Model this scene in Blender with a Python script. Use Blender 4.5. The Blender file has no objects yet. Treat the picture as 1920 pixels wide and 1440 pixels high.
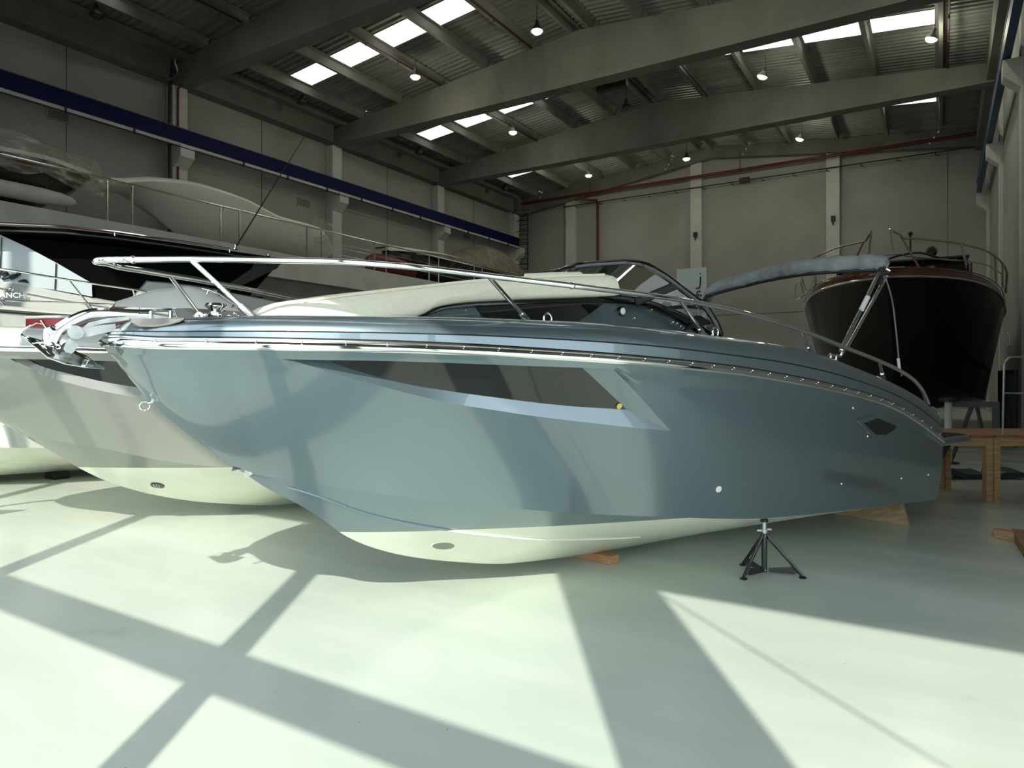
import bpy, bmesh, math, random
from mathutils import Vector, Matrix
random.seed(7)
SC = bpy.context.scene
COL = SC.collection
PI = math.pi

# ------------------------------------------------------------------ camera, sky, sun, exposure
EYE = Vector((0.0, 0.0, 1.45))
YAW = math.radians(32.0)
FPX, CX, CY = 1287.0, 960.0, 705.0
CS, SN = math.cos(YAW), math.sin(YAW)
FW = Vector((-SN, CS, 0)); RT = Vector((CS, SN, 0)); UP = Vector((0, 0, 1))
cam = bpy.data.cameras.new('camera'); camo = bpy.data.objects.new('camera', cam); COL.objects.link(camo)
camo.location = EYE; camo.rotation_euler = (PI/2, 0, YAW)
cam.sensor_width = 36.0; cam.lens = 36.0*FPX/1920.0; cam.shift_y = -15.0/1920.0
cam.clip_start = 0.05; cam.clip_end = 400
SC.camera = camo
SC.view_settings.view_transform = 'Standard'; SC.view_settings.look = 'None'
SC.view_settings.gamma = 1; SC.view_settings.use_curve_mapping = False
SC.view_settings.exposure = 0.26

world = bpy.data.worlds.new('World'); SC.world = world; world.use_nodes = True
wb = world.node_tree.nodes['Background']
wb.inputs[0].default_value = (0.82, 0.93, 1.0, 1); wb.inputs[1].default_value = 1.9

SUN_TAN = 0.75
SUN_H = (FW-RT*0.03).normalized()      # the way the sunlight travels over the floor
sun = bpy.data.lights.new('sun', 'SUN'); suno = bpy.data.objects.new('sun', sun); COL.objects.link(suno)
suno.location = (4, -8, 12)
suno.rotation_euler = (Vector((SUN_H.x, SUN_H.y, -SUN_TAN))).to_track_quat('-Z', 'Y').to_euler()
sun.energy = 4.2; sun.angle = math.radians(0.53); sun.color = (1.0, 0.97, 0.86)

# ------------------------------------------------------------------ materials
def mat(name, col, rough=0.5, metal=0.0, coat=0.0, spec=0.5, emit=None, estr=0.0, coat_rough=0.03, trans=0.0, alpha=1.0):
    m = bpy.data.materials.new(name); m.use_nodes = True
    b = m.node_tree.nodes['Principled BSDF']
    b.inputs['Base Color'].default_value = (*col, 1); b.inputs['Roughness'].default_value = rough
    b.inputs['Metallic'].default_value = metal; b.inputs['Coat Weight'].default_value = coat
    b.inputs['Coat Roughness'].default_value = coat_rough
    b.inputs['Specular IOR Level'].default_value = spec
    b.inputs['Transmission Weight'].default_value = trans
    b.inputs['Alpha'].default_value = alpha
    if emit:
        b.inputs['Emission Color'].default_value = (*emit, 1); b.inputs['Emission Strength'].default_value = estr
    return m
def N(m, t, **kw):
    n = m.node_tree.nodes.new(t)
    for k, v in kw.items(): setattr(n, k, v)
    return n
def Lk(m, a, b): m.node_tree.links.new(a, b)
def noisy(m, scale=3.0, c1=None, c2=None, detail=5, coords='Object', stretch=(1, 1, 1), lo=0.35, hi=0.65, bump=0.0):
    """procedural colour variation between two tones"""
    b = m.node_tree.nodes['Principled BSDF']
    tc = N(m, 'ShaderNodeTexCoord'); mp = N(m, 'ShaderNodeMapping'); mp.inputs['Scale'].default_value = stretch
    nz = N(m, 'ShaderNodeTexNoise'); nz.inputs['Scale'].default_value = scale; nz.inputs['Detail'].default_value = detail
    cr = N(m, 'ShaderNodeValToRGB'); cr.color_ramp.elements[0].position = lo; cr.color_ramp.elements[1].position = hi
    cr.color_ramp.elements[0].color = (*c1, 1); cr.color_ramp.elements[1].color = (*c2, 1)
    Lk(m, tc.outputs[coords], mp.inputs[0]); Lk(m, mp.outputs[0], nz.inputs['Vector']); Lk(m, nz.outputs['Fac'], cr.inputs[0])
    Lk(m, cr.outputs[0], b.inputs['Base Color'])
    if bump:
        bp = N(m, 'ShaderNodeBump'); bp.inputs['Strength'].default_value = bump; bp.inputs['Distance'].default_value = 0.02
        Lk(m, nz.outputs['Fac'], bp.inputs['Height']); Lk(m, bp.outputs[0], b.inputs['Normal'])
    return m

M = {}
BLUE = (0.182, 0.248, 0.285)
M['chrome'] = mat('chrome', (0.86, 0.87, 0.86), 0.07, 1.0)
M['steel'] = mat('steel', (0.62, 0.63, 0.62), 0.22, 1.0)
M['galv'] = noisy(mat('galvanised', (0.6, 0.63, 0.63), 0.38, 0.85), 14, (0.36, 0.40, 0.40), (0.52, 0.55, 0.55))
M['blue'] = mat('blue_metallic_gelcoat', BLUE, 0.34, 0.75, 1.0, coat_rough=0.015)
M['blue'].node_tree.nodes['Principled BSDF'].inputs['Coat IOR'].default_value = 1.75
M['white'] = mat('white_gelcoat', (0.47, 0.49, 0.46), 0.25, 0, 0.8)
M['silver'] = mat('pale_silver_gelcoat', (0.29, 0.30, 0.275), 0.3, 0.15, 0.9, coat_rough=0.02)
M['cream'] = noisy(mat('cream_antifouling', (0.80, 0.82, 0.70), 0.42), 5, (0.74, 0.76, 0.65), (0.82, 0.84, 0.73), detail=8)
M['pad'] = noisy(mat('cream_vinyl', (0.86, 0.84, 0.66), 0.6), 60, (0.83, 0.81, 0.64), (0.89, 0.87, 0.70), bump=0.08)
M['glass'] = mat('dark_tinted_window', (0.010, 0.011, 0.011), 0.02, 0, 0, spec=0.9)
M['smoke'] = None
M['black'] = mat('black_gloss', (0.006, 0.006, 0.006), 0.18, 0, 0.5)
M['matblack'] = mat('black_matt', (0.012, 0.012, 0.012), 0.55)
M['paintblack'] = mat('black_paint', (0.008, 0.009, 0.008), 0.22, 0, 0.6)
M['canvas'] = noisy(mat('grey_canvas', (0.24, 0.26, 0.26), 0.85), 9, (0.19, 0.205, 0.21), (0.28, 0.30, 0.30), bump=0.5)
M['red'] = mat('red_vinyl', (0.13, 0.008, 0.014), 0.5)
M['redpipe'] = mat('red_pipe_paint', (0.105, 0.004, 0.008), 0.5)
M['dullred'] = mat('dull_red_pipe', (0.03, 0.003, 0.004), 0.6)
M['shadechrome'] = mat('shaded_stainless', (0.30, 0.27, 0.24), 0.15, 1.0)  # stainless with a dark brown reflection put into its colour
M['dullsteel'] = mat('dark_steel', (0.06, 0.065, 0.06), 0.6)
M['bluebeam'] = mat('blue_crane_paint', (0.001, 0.004, 0.05), 0.6, spec=.15)
M['bluebeam2'] = mat('blue_steel_paint', (0.006, 0.05, 0.12), 0.45)
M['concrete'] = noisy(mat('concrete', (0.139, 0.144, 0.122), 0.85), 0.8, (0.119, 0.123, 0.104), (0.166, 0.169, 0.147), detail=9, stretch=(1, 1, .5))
M['panelwall'] = noisy(mat('wall_panel_concrete', (0.333, 0.333, 0.307), 0.8), 0.35, (0.294, 0.294, 0.267), (0.366, 0.366, 0.338), detail=6)
M['whitecol'] = noisy(mat('white_painted_column', (0.515, 0.524, 0.497), 0.7), 1.5, (0.477, 0.486, 0.459), (0.562, 0.571, 0.543))
M['deckmetal'] = noisy(mat('roof_sheet', (0.180, 0.192, 0.168), 0.5, 0.0), 2.5, (0.144, 0.156, 0.135), (0.198, 0.210, 0.186), stretch=(.2, 1, 1))
M['teak'] = noisy(mat('teak', (0.27, 0.12, 0.045), 0.5), 6, (0.20, 0.085, 0.03), (0.33, 0.155, 0.06), stretch=(1, 12, 12), detail=8)
M['oak'] = noisy(mat('pale_timber', (0.42, 0.26, 0.13), 0.6), 5, (0.34, 0.20, 0.09), (0.50, 0.32, 0.165), stretch=(1, 12, 12), detail=8)
M['block'] = noisy(mat('orange_timber', (0.5, 0.26, 0.12), 0.6), 8, (0.40, 0.19, 0.08), (0.56, 0.31, 0.15), stretch=(1, 9, 9), detail=8)
M['ply'] = noisy(mat('plywood', (0.46, 0.34, 0.19), 0.6), 4, (0.38, 0.27, 0.14), (0.54, 0.41, 0.25), stretch=(1, 6, 6), detail=7)
M['mahogany'] = noisy(mat('varnished_mahogany', (0.085, 0.022, 0.010), 0.25, 0, 0.8), 5, (0.055, 0.013, 0.006), (0.12, 0.034, 0.015), stretch=(1, .15, 1))
M['darkhull'] = mat('dark_brown_hull', (0.004, 0.0025, 0.002), 0.2, 0, 0.1, spec=.18, coat_rough=0.03)
M['signwhite'] = mat('white_sign_face', (0.62, 0.72, 0.78), 0.4)
M['ink'] = mat('dark_lettering', (0.01, 0.014, 0.02), 0.4)
M['bluerubber'] = mat('blue_rubber', (0.02, 0.045, 0.07), 0.35)
M['wrap'] = mat('white_shrink_wrap', (0.84, 0.84, 0.75), 0.35, alpha=1.0)
M['lampshade'] = mat('lamp_reflector', (0.03, 0.03, 0.03), 0.4)
M['lit'] = mat('lit_lamp_glass', (1, 1, 0.8), 0.3, emit=(1.0, 0.95, 0.50), estr=5)
M['brass'] = mat('yellow_sticker', (0.75, 0.55, 0.12), 0.35)
M['litewhite'] = mat('white_plastic', (0.8, 0.8, 0.8), 0.3)
M['olive'] = noisy(mat('olive_tarpaulin', (0.13, 0.125, 0.085), 0.6), 3, (0.10, 0.095, 0.062), (0.18, 0.175, 0.125), bump=.4)
M['darkgrey'] = mat('dark_grey_panel', (0.03, 0.032, 0.03), 0.4)
M['brownwood'] = mat('brown_plank', (0.16, 0.07, 0.025), 0.5)
M['outside'] = noisy(mat('outside_paving', (0.42, 0.43, 0.42), 0.9), 1, (0.38, 0.39, 0.38), (0.46, 0.47, 0.46))

def smoke_mat():
    m = bpy.data.materials.new('smoked_acrylic'); m.use_nodes = True; nt = m.node_tree
    for n in list(nt.nodes): nt.nodes.remove(n)
    out = nt.nodes.new('ShaderNodeOutputMaterial'); tr = nt.nodes.new('ShaderNodeBsdfTransparent'); tr.inputs[0].default_value = (0.52, 0.53, 0.47, 1)
    gl = nt.nodes.new('ShaderNodeBsdfGlossy'); gl.inputs[1].default_value = 0.02; gl.inputs[0].default_value = (1, 1, 1, 1)
    fr = nt.nodes.new('ShaderNodeFresnel'); fr.inputs[0].default_value = 1.45; mx = nt.nodes.new('ShaderNodeMixShader')
    nt.links.new(fr.outputs[0], mx.inputs[0]); nt.links.new(tr.outputs[0], mx.inputs[1]); nt.links.new(gl.outputs[0], mx.inputs[2]); nt.links.new(mx.outputs[0], out.inputs[0])
    return m
M['smoke'] = smoke_mat()
def film_mat():
    m = bpy.data.materials.new('clear_plastic_film'); m.use_nodes = True; nt = m.node_tree
    for n in list(nt.nodes): nt.nodes.remove(n)
    out = nt.nodes.new('ShaderNodeOutputMaterial'); tr = nt.nodes.new('ShaderNodeBsdfTransparent'); tr.inputs[0].default_value = (0.92, 0.92, 0.9, 1)
    gl = nt.nodes.new('ShaderNodeBsdfPrincipled'); gl.inputs['Base Color'].default_value = (0.55, 0.55, 0.5, 1); gl.inputs['Roughness'].default_value = 0.2
    mx = nt.nodes.new('ShaderNodeMixShader'); nz = nt.nodes.new('ShaderNodeTexNoise'); nz.inputs['Scale'].default_value = 3.0; nz.inputs['Detail'].default_value = 6
    tc = nt.nodes.new('ShaderNodeTexCoord'); mp = nt.nodes.new('ShaderNodeMapping'); mp.inputs['Scale'].default_value = (0.4, 1, 3)
    cr = nt.nodes.new('ShaderNodeValToRGB'); cr.color_ramp.elements[0].position = .42; cr.color_ramp.elements[1].position = .75
    cr.color_ramp.elements[0].color = (.12, .12, .12, 1); cr.color_ramp.elements[1].color = (.6, .6, .6, 1)
    L = nt.links.new; L(tc.outputs['Object'], mp.inputs[0]); L(mp.outputs[0], nz.inputs[0]); L(nz.outputs['Fac'], cr.inputs[0]); L(cr.outputs[0], mx.inputs[0])
    L(tr.outputs[0], mx.inputs[1]); L(gl.outputs[0], mx.inputs[2]); L(mx.outputs[0], out.inputs[0])
    return m
M['film'] = film_mat()
def skylight_mat():
    m = bpy.data.materials.new('translucent_roof_sheet'); m.use_nodes = True; nt = m.node_tree
    for n in list(nt.nodes): nt.nodes.remove(n)
    out = nt.nodes.new('ShaderNodeOutputMaterial'); tl = nt.nodes.new('ShaderNodeBsdfTranslucent'); tl.inputs[0].default_value = (0.90, 0.83, 0.79, 1)
    nt.links.new(tl.outputs[0], out.inputs[0]); return m
M['skylight'] = skylight_mat()
def floor_mat():
    m = mat('painted_floor', (0.62, 0.68, 0.60), 0.16, 0, 0.0, spec=0.5)
    nt = m.node_tree; b = nt.nodes['Principled BSDF']
    tc = N(m, 'ShaderNodeTexCoord')
    n1 = N(m, 'ShaderNodeTexNoise'); n1.inputs['Scale'].default_value = 0.9; n1.inputs['Detail'].default_value = 7
    mp = N(m, 'ShaderNodeMapping'); mp.inputs['Rotation'].default_value = (0, 0, YAW); mp.inputs['Scale'].default_value = (0.35, 1.6, 1)
    cr = N(m, 'ShaderNodeValToRGB'); e = cr.color_ramp.elements
    e[0].position = .3; e[0].color = (0.53, 0.60, 0.515, 1); e[1].position = .68; e[1].color = (0.665, 0.72, 0.64, 1)
    Lk(m, tc.outputs['Object'], mp.inputs[0]); Lk(m, mp.outputs[0], n1.inputs['Vector']); Lk(m, n1.outputs['Fac'], cr.inputs[0])
    # dirty smudges
    n2 = N(m, 'ShaderNodeTexNoise'); n2.inputs['Scale'].default_value = 2.1; n2.inputs['Detail'].default_value = 3
    c2 = N(m, 'ShaderNodeValToRGB'); e = c2.color_ramp.elements; e[0].position = .66; e[0].color = (0, 0, 0, 1); e[1].position = .80; e[1].color = (.35, .35, .35, 1)
    Lk(m, tc.outputs['Object'], n2.inputs['Vector']); Lk(m, n2.outputs['Fac'], c2.inputs[0])
    mx = N(m, 'ShaderNodeMix', data_type='RGBA'); Lk(m, c2.outputs[0], mx.inputs[0]); Lk(m, cr.outputs[0], mx.inputs[6]); mx.inputs[7].default_value = (0.40, 0.42, 0.34, 1)
    # hairline scratches and specks
    n3 = N(m, 'ShaderNodeTexNoise'); n3.inputs['Scale'].default_value = 26; n3.inputs['Detail'].default_value = 2
    c3 = N(m, 'ShaderNodeValToRGB'); e = c3.color_ramp.elements; e[0].position = .775; e[0].color = (0, 0, 0, 1); e[1].position = .80; e[1].color = (.7, .7, .7, 1)
    Lk(m, tc.outputs['Object'], n3.inputs['Vector']); Lk(m, n3.outputs['Fac'], c3.inputs[0])
    mx2 = N(m, 'ShaderNodeMix', data_type='RGBA'); Lk(m, c3.outputs[0], mx2.inputs[0]); Lk(m, mx.outputs[2], mx2.inputs[6]); mx2.inputs[7].default_value = (0.20, 0.22, 0.18, 1)
    Lk(m, mx2.outputs[2], b.inputs['Base Color'])
    # slight waviness
    n4 = N(m, 'ShaderNodeTexNoise'); n4.inputs['Scale'].default_value = 1.7; n4.inputs['Detail'].default_value = 2
    mp4 = N(m, 'ShaderNodeMapping'); mp4.inputs['Rotation'].default_value = (0, 0, YAW); mp4.inputs['Scale'].default_value = (0.5, 1.5, 1)
    Lk(m, tc.outputs['Object'], mp4.inputs[0]); Lk(m, mp4.outputs[0], n4.inputs['Vector'])
    bp = N(m, 'ShaderNodeBump'); bp.inputs['Strength'].default_value = 0.12; bp.inputs['Distance'].default_value = 0.03
    Lk(m, n4.outputs['Fac'], bp.inputs['Height']); Lk(m, bp.outputs[0], b.inputs['Normal'])
    c5 = N(m, 'ShaderNodeMapRange'); c5.inputs[3].default_value = 0.10; c5.inputs[4].default_value = 0.30
    Lk(m, n1.outputs['Fac'], c5.inputs[0]); Lk(m, c5.outputs[0], b.inputs['Roughness'])
    return m
M['floor'] = floor_mat()
def waterline_mat(name, zc, top, bottom):
    """two paints meeting at a level line on the hull bottom"""
    m = mat(name, bottom, 0.35, 0.0, 0.5)
    b = m.node_tree.nodes['Principled BSDF']
    tc = N(m, 'ShaderNodeTexCoord'); sx = N(m, 'ShaderNodeSeparateXYZ'); gt = N(m, 'ShaderNodeMath', operation='GREATER_THAN'); gt.inputs[1].default_value = zc
    Lk(m, tc.outputs['Object'], sx.inputs[0]); Lk(m, sx.outputs[2], gt.inputs[0])
    nz = N(m, 'ShaderNodeTexNoise'); nz.inputs['Scale'].default_value = 4; nz.inputs['Detail'].default_value = 8
    cr = N(m, 'ShaderNodeValToRGB'); cr.color_ramp.elements[0].position = .35; cr.color_ramp.elements[1].position = .7
    cr.color_ramp.elements[0].color = (*[c*0.93 for c in bottom], 1); cr.color_ramp.elements[1].color = (*bottom, 1)
    Lk(m, tc.outputs['Object'], nz.inputs['Vector']); Lk(m, nz.outputs['Fac'], cr.inputs[0])
    mx = N(m, 'ShaderNodeMix', data_type='RGBA'); Lk(m, gt.outputs[0], mx.inputs[0]); Lk(m, cr.outputs[0], mx.inputs[6]); mx.inputs[7].default_value = (*top, 1)
    Lk(m, mx.outputs[2], b.inputs['Base Color'])
    me = N(m, 'ShaderNodeMath', operation='MULTIPLY'); me.inputs[1].default_value = 0.7; Lk(m, gt.outputs[0], me.inputs[0]); Lk(m, me.outputs[0], b.inputs['Metallic'])
    cw = N(m, 'ShaderNodeMath', operation='MULTIPLY_ADD'); cw.inputs[1].default_value = 0.9; cw.inputs[2].default_value = 0.1
    Lk(m, gt.outputs[0], cw.inputs[0]); Lk(m, cw.outputs[0], b.inputs['Coat Weight'])
    return m
M['bluebottom'] = waterline_mat('blue_and_cream_bottom', 0.495, BLUE, (0.78, 0.80, 0.68))
M['silverbottom'] = waterline_mat('silver_and_cream_bottom', 0.60, (0.29, 0.30, 0.275), (0.78, 0.80, 0.68))

# ------------------------------------------------------------------ mesh helpers
class MB:
    """collects shapes into one mesh"""
    def __init__(self): self.v = []; self.f = []; self.mi = []; self.cur = 0
    def add(self, vs, fs):
        o = len(self.v); self.v += [tuple(p) for p in vs]
        for f in fs: self.f.append(tuple(i+o for i in f)); self.mi.append(self.cur)
        return self
    def box(self, a, b):
        x0, y0, z0 = [min(a[i], b[i]) for i in range(3)]; x1, y1, z1 = [max(a[i], b[i]) for i in range(3)]
        return self.add([(x0,y0,z0),(x1,y0,z0),(x1,y1,z0),(x0,y1,z0),(x0,y0,z1),(x1,y0,z1),(x1,y1,z1),(x0,y1,z1)],
                        [(0,3,2,1),(4,5,6,7),(0,1,5,4),(1,2,6,5),(2,3,7,6),(3,0,4,7)])
    def obox(self, c, ax, ay, az):
        c = Vector(c); ax, ay, az = Vector(ax), Vector(ay), Vector(az)
        vs = [c+ax*i+ay*j+az*k for k in (-1,1) for (i,j) in ((-1,-1),(1,-1),(1,1),(-1,1))]
        return self.add(vs, [(0,3,2,1),(4,5,6,7),(0,1,5,4),(1,2,6,5),(2,3,7,6),(3,0,4,7)])
    def grid(self, rows, close_u=False, close_v=False):
        n = len(rows); k = len(rows[0]); vs = [p for r in rows for p in r]; fs = []
        for i in range(n if close_u else n-1):
            for j in range(k if close_v else k-1):
                a, b = i, (i+1) % n; c, d = j, (j+1) % k
                fs.append((a*k+c, b*k+c, b*k+d, a*k+d))
        return self.add(vs, fs)
    def loft(self, rings, cap=True):
        self.grid(rings, close_v=True); k = len(rings[0]); o = len(self.v)-len(rings)*k
        if cap:
            self.f.append(tuple(o+i for i in range(k))[::-1]); self.mi.append(self.cur)
            self.f.append(tuple(o+(len(rings)-1)*k+i for i in range(k))); self.mi.append(self.cur)
        return self
    def tube(self, path, r, seg=10, closed=False, cap=True, ry=None):
        P = [Vector(p) for p in path]; n = len(P); rings = []; up = None
        for i in range(n):
            if closed: t = P[(i+1) % n]-P[i-1]
            else: t = P[min(i+1, n-1)]-P[max(i-1, 0)]
            if t.length < 1e-9: t = Vector((0,0,1))
            t.normalize()
            if up is None: up = Vector((0,0,1)) if abs(t.z) < .9 else Vector((1,0,0))
            u = up - t*up.dot(t); u.normalize(); w = t.cross(u); up = u
            rr = r[i] if isinstance(r, (list, tuple)) else r
            rings.append([P[i]+w*(rr*math.cos(2*PI*j/seg))+u*((ry if ry else rr)*math.sin(2*PI*j/seg)) for j in range(seg)])
        if closed: return self.grid(rings, close_u=True, close_v=True)
        return self.loft(rings, cap)
    def lathe(self, prof, c=(0,0,0), axis='Z', seg=20):
        c = Vector(c); rings = []
        for (r, h) in prof:
            ring = []
            for j in range(seg):
                a = 2*PI*j/seg; x, y = r*math.cos(a), r*math.sin(a)
                ring.append(c+{'Z': Vector((x,y,h)), 'X': Vector((h,x,y)), 'Y': Vector((y,h,x))}[axis])
            rings.append(ring)
        return self.loft(rings)
    def prism(self, poly, d):
        """extrude a polygon (list of points) by vector d"""
        d = Vector(d); k = len(poly); vs = [Vector(p) for p in poly]+[Vector(p)+d for p in poly]
        return self.add(vs, [tuple(range(k))[::-1], tuple(range(k, 2*k))]+[(i,(i+1)%k,(i+1)%k+k,i+k) for i in range(k)])
    def ball(self, c, r, seg=14, rings=8, sc=(1,1,1)):
        c = Vector(c); vs = []; 
        R = [[c+Vector((r*sc[0]*math.sin(PI*i/rings)*math.cos(2*PI*j/seg), r*sc[1]*math.sin(PI*i/rings)*math.sin(2*PI*j/seg), r*sc[2]*math.cos(PI*i/rings))) for j in range(seg)] for i in range(rings+1)]
        return self.grid(R, close_v=True)
    def build(self, name, m, parent=None, smooth=False, bevel=0.0, angle=35, fixn=True):
        me = bpy.data.meshes.new(name); me.from_pydata(self.v, [], self.f)
        for x in (m if isinstance(m, (list, tuple)) else [m]): me.materials.append(x)
        for p, i in zip(me.polygons, self.mi): p.material_index = i
        bm = bmesh.new(); bm.from_mesh(me)
        bmesh.ops.remove_doubles(bm, verts=bm.verts, dist=1e-5)
        if fixn: bmesh.ops.recalc_face_normals(bm, faces=bm.faces)
        bm.to_mesh(me); bm.free()
        if smooth:
            me.shade_smooth(); me.set_sharp_from_angle(angle=math.radians(angle))
        o = bpy.data.objects.new(name, me); COL.objects.link(o)
        if parent: o.parent = parent
        if bevel:
            b = o.modifiers.new('bevel', 'BEVEL'); b.width = bevel; b.segments = 2; b.limit_method = 'ANGLE'
        return o
def tag(o, label=None, cat=None, group=None, kind=None):
    if label: o['label'] = label
    if cat: o['category'] = cat
    if group: o['group'] = group
    if kind: o['kind'] = kind
    return o
def empty(name, loc=(0,0,0), rz=0.0):
    o = bpy.data.objects.new(name, None); COL.objects.link(o); o.location = loc; o.rotation_euler = (0,0,rz); return o
def spline(pts, n=8, closed=False):
    """Catmull-Rom through points"""
    P = [Vector(p) for p in pts]; out = []; k = len(P)
    for i in range(k if closed else k-1):
        if closed: p0, p1, p2, p3 = P[i-1], P[i], P[(i+1)%k], P[(i+2)%k]
        else: p0, p1, p2, p3 = P[max(i-1,0)], P[i], P[i+1], P[min(i+2,k-1)]
        for j in range(n):
            t = j/n; out.append(0.5*((2*p1)+(p2-p0)*t+(2*p0-5*p1+4*p2-p3)*t*t+(3*p1-p0-3*p2+p3)*t**3))
    if not closed: out.append(P[-1])
    return out
def pchip(xs, ys):
    n = len(xs); h = [xs[i+1]-xs[i] for i in range(n-1)]; dl = [(ys[i+1]-ys[i])/h[i] for i in range(n-1)]
    d = [0.0]*n; d[0] = dl[0]; d[-1] = dl[-1]
    for i in range(1, n-1):
        if dl[i-1]*dl[i] > 0:
            w1 = 2*h[i]+h[i-1]; w2 = h[i]+2*h[i-1]; d[i] = (w1+w2)/(w1/dl[i-1]+w2/dl[i])
    def f(x):
        if x <= xs[0]: return ys[0]+d[0]*(x-xs[0])
        if x >= xs[-1]: return ys[-1]+d[-1]*(x-xs[-1])
        i = max(j for j in range(n-1) if xs[j] <= x); t = (x-xs[i])/h[i]
        return (2*t**3-3*t*t+1)*ys[i]+(t**3-2*t*t+t)*h[i]*d[i]+(-2*t**3+3*t*t)*ys[i+1]+(t**3-t*t)*h[i]*d[i+1]
    return f
def ray(x, y): return FW+RT*((x-CX)/FPX)+UP*((CY-y)/FPX)
def at_d(x, y, d): return EYE+ray(x, y)*d
def at_z(x, y, z): r = ray(x, y); return EYE+r*((z-EYE.z)/r.z)
def at_Y(x, y, Y): r = ray(x, y); return EYE+r*((Y-EYE.y)/r.y)
def at_X(x, y, X): r = ray(x, y); return EYE+r*((X-EYE.x)/r.x)

class Frame:
    """a boat's own axes: x aft along the keel, y to starboard, z up; origin on the floor under the bow tip"""
    def __init__(self, lat, fwd, th):
        a = math.radians(th)+YAW
        self.o = RT*lat+FW*fwd; self.a = Vector((math.cos(a), math.sin(a), 0)); self.y = Vector((-math.sin(a), math.cos(a), 0)); self.rz = a
    def root(self, name): return empty(name, self.o, self.rz)
    def loc(self, P): q = P-self.o; return Vector((q.dot(self.a), q.dot(self.y), P.z))
    def world(self, q): return self.o+self.a*q[0]+self.y*q[1]+UP*q[2]
    def at_b(self, x, y, b):
        """point of the line of sight on the plane b to port of the centreline -> local point"""
        r = ray(x, y); t = (-b-(EYE-self.o).dot(self.y))/r.dot(self.y); return self.loc(EYE+r*t)
    def curve(self, trace, bfun):
        out = []
        for (x, y) in trace:
            s = 2.0
            for _ in range(40):
                q = self.at_b(x, y, bfun(s)); s = s+(q.x-s)*0.6
            out.append((q.x, q.z))
        return out

# ================================================================== THE HALL
WX0, WX1, WY1 = -22.3, 1.75, 36.6       # left wall, right wall, back wall faces
DOORY = -0.8                            # plane of the open front door
RIDGE = -10.3
def roof_z(x): return 13.45-abs(x-RIDGE)*0.098
m = MB().box((WX0-1, DOORY, -.2), (9, WY1+.3, 0)); fl = m.build('floor', M['floor']); tag(fl, kind='structure')
m = MB().box((-60, -60, -.25), (40, DOORY, -.03)).box((9, DOORY, -.25), (40, 40, -.03)); g = m.build('floor_outside', M['outside']); tag(g, kind='structure')
# walls
def wall(name, a, b, mt='panelwall'):
    o = MB().box(a, b).build(name, M[mt]); tag(o, kind='structure'); return o
wl = wall('wall_left', (WX0-.25, DOORY, 0), (WX0, WY1+.25, 12.4))
wb_ = MB(); wb_.prism([(WX0, WY1, 0), (WX1+6, WY1, 0), (WX1+6, WY1, 12.3), (WX1, WY1, 12.45), (RIDGE, WY1, 13.5), (WX0, WY1, 12.4)], (0, .25, 0))
wb_ = tag(wb_.build('wall_back', M['panelwall']), kind='structure')
wr = wall('wall_right', (WX1, 5.2, 0), (WX1+.25, WY1, 12.4))
wr2 = wall('wall_right_unseen', (7, DOORY, 5.0), (7.25, 5.2, 12.0)); wall('wall_lobby_unseen', (WX1, 5.2, 0), (7.25, 5.45, 12.0))  # added unseen lobby, right side left open low down for more sky light
# front wall round the open door: verticals and one transom stand in the opening
wf = MB()
TOPZ = 4.91
wf.box((-3.85, DOORY-.2, TOPZ+.2), (1.5, DOORY, 13.7)); wf.box((1.5, DOORY-.2, TOPZ), (7.25, DOORY, 13.7)); wf.box((-9.3, DOORY-.2, 8.2), (-3.85, DOORY, 13.7)); wf.box((WX0, DOORY-.2, 0), (-9.3, DOORY, 13.7))
wf = tag(wf.build('wall_front', M['panelwall']), kind='structure')
df = MB()
for xc, w in ((-1.045, .14), (-3.765, .14), (-6.48, .14), (-9.2, .14)): df.box((xc-w/2, DOORY-.15, 0), (xc+w/2, DOORY-.03, TOPZ+.4 if xc > -3.8 and xc > -3.7 else 8.2))
df.box((1.17, DOORY-.1, 0), (1.89, DOORY, TOPZ+.4)); df.box((6.9, DOORY-.2, 0), (7.1, DOORY, TOPZ))
df.box((-9.3, DOORY-.15, 2.59), (1.17, DOORY-.03, 2.82))
df = tag(df.build('door_1', M['darkgrey']), kind='structure')
br = MB().tube([(1.97, DOORY-.1, 4.75), (3.2, DOORY-.1, 2.45), (4.2, DOORY-.1, .6)], .008).build('door_brace', M['steel'], df)
# wall joints (shadow gaps between the precast panels)
j = MB()
for y in (17.4, 24.5, 31.6, 10.4): j.box((WX0, y-.01, 5), (WX0+.012, y+.01, 11.4))
j.build('panel_joint', M['darkgrey'], wl)
j = MB(); jb = at_Y(1420, 588, WY1).z
j.box((WX0, WY1-.012, jb-.012), (WX1, WY1, jb+.012))
for x in (at_Y(1118, 500, WY1).x, at_Y(1777, 500, WY1).x, at_Y(1420, 500, WY1).x): pass
j.box((at_Y(1777,500,WY1).x-.01, WY1-.012, jb), (at_Y(1777,500,WY1).x+.01, WY1, 12.0))
j.build('panel_joint', M['darkgrey'], wb_)
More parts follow.
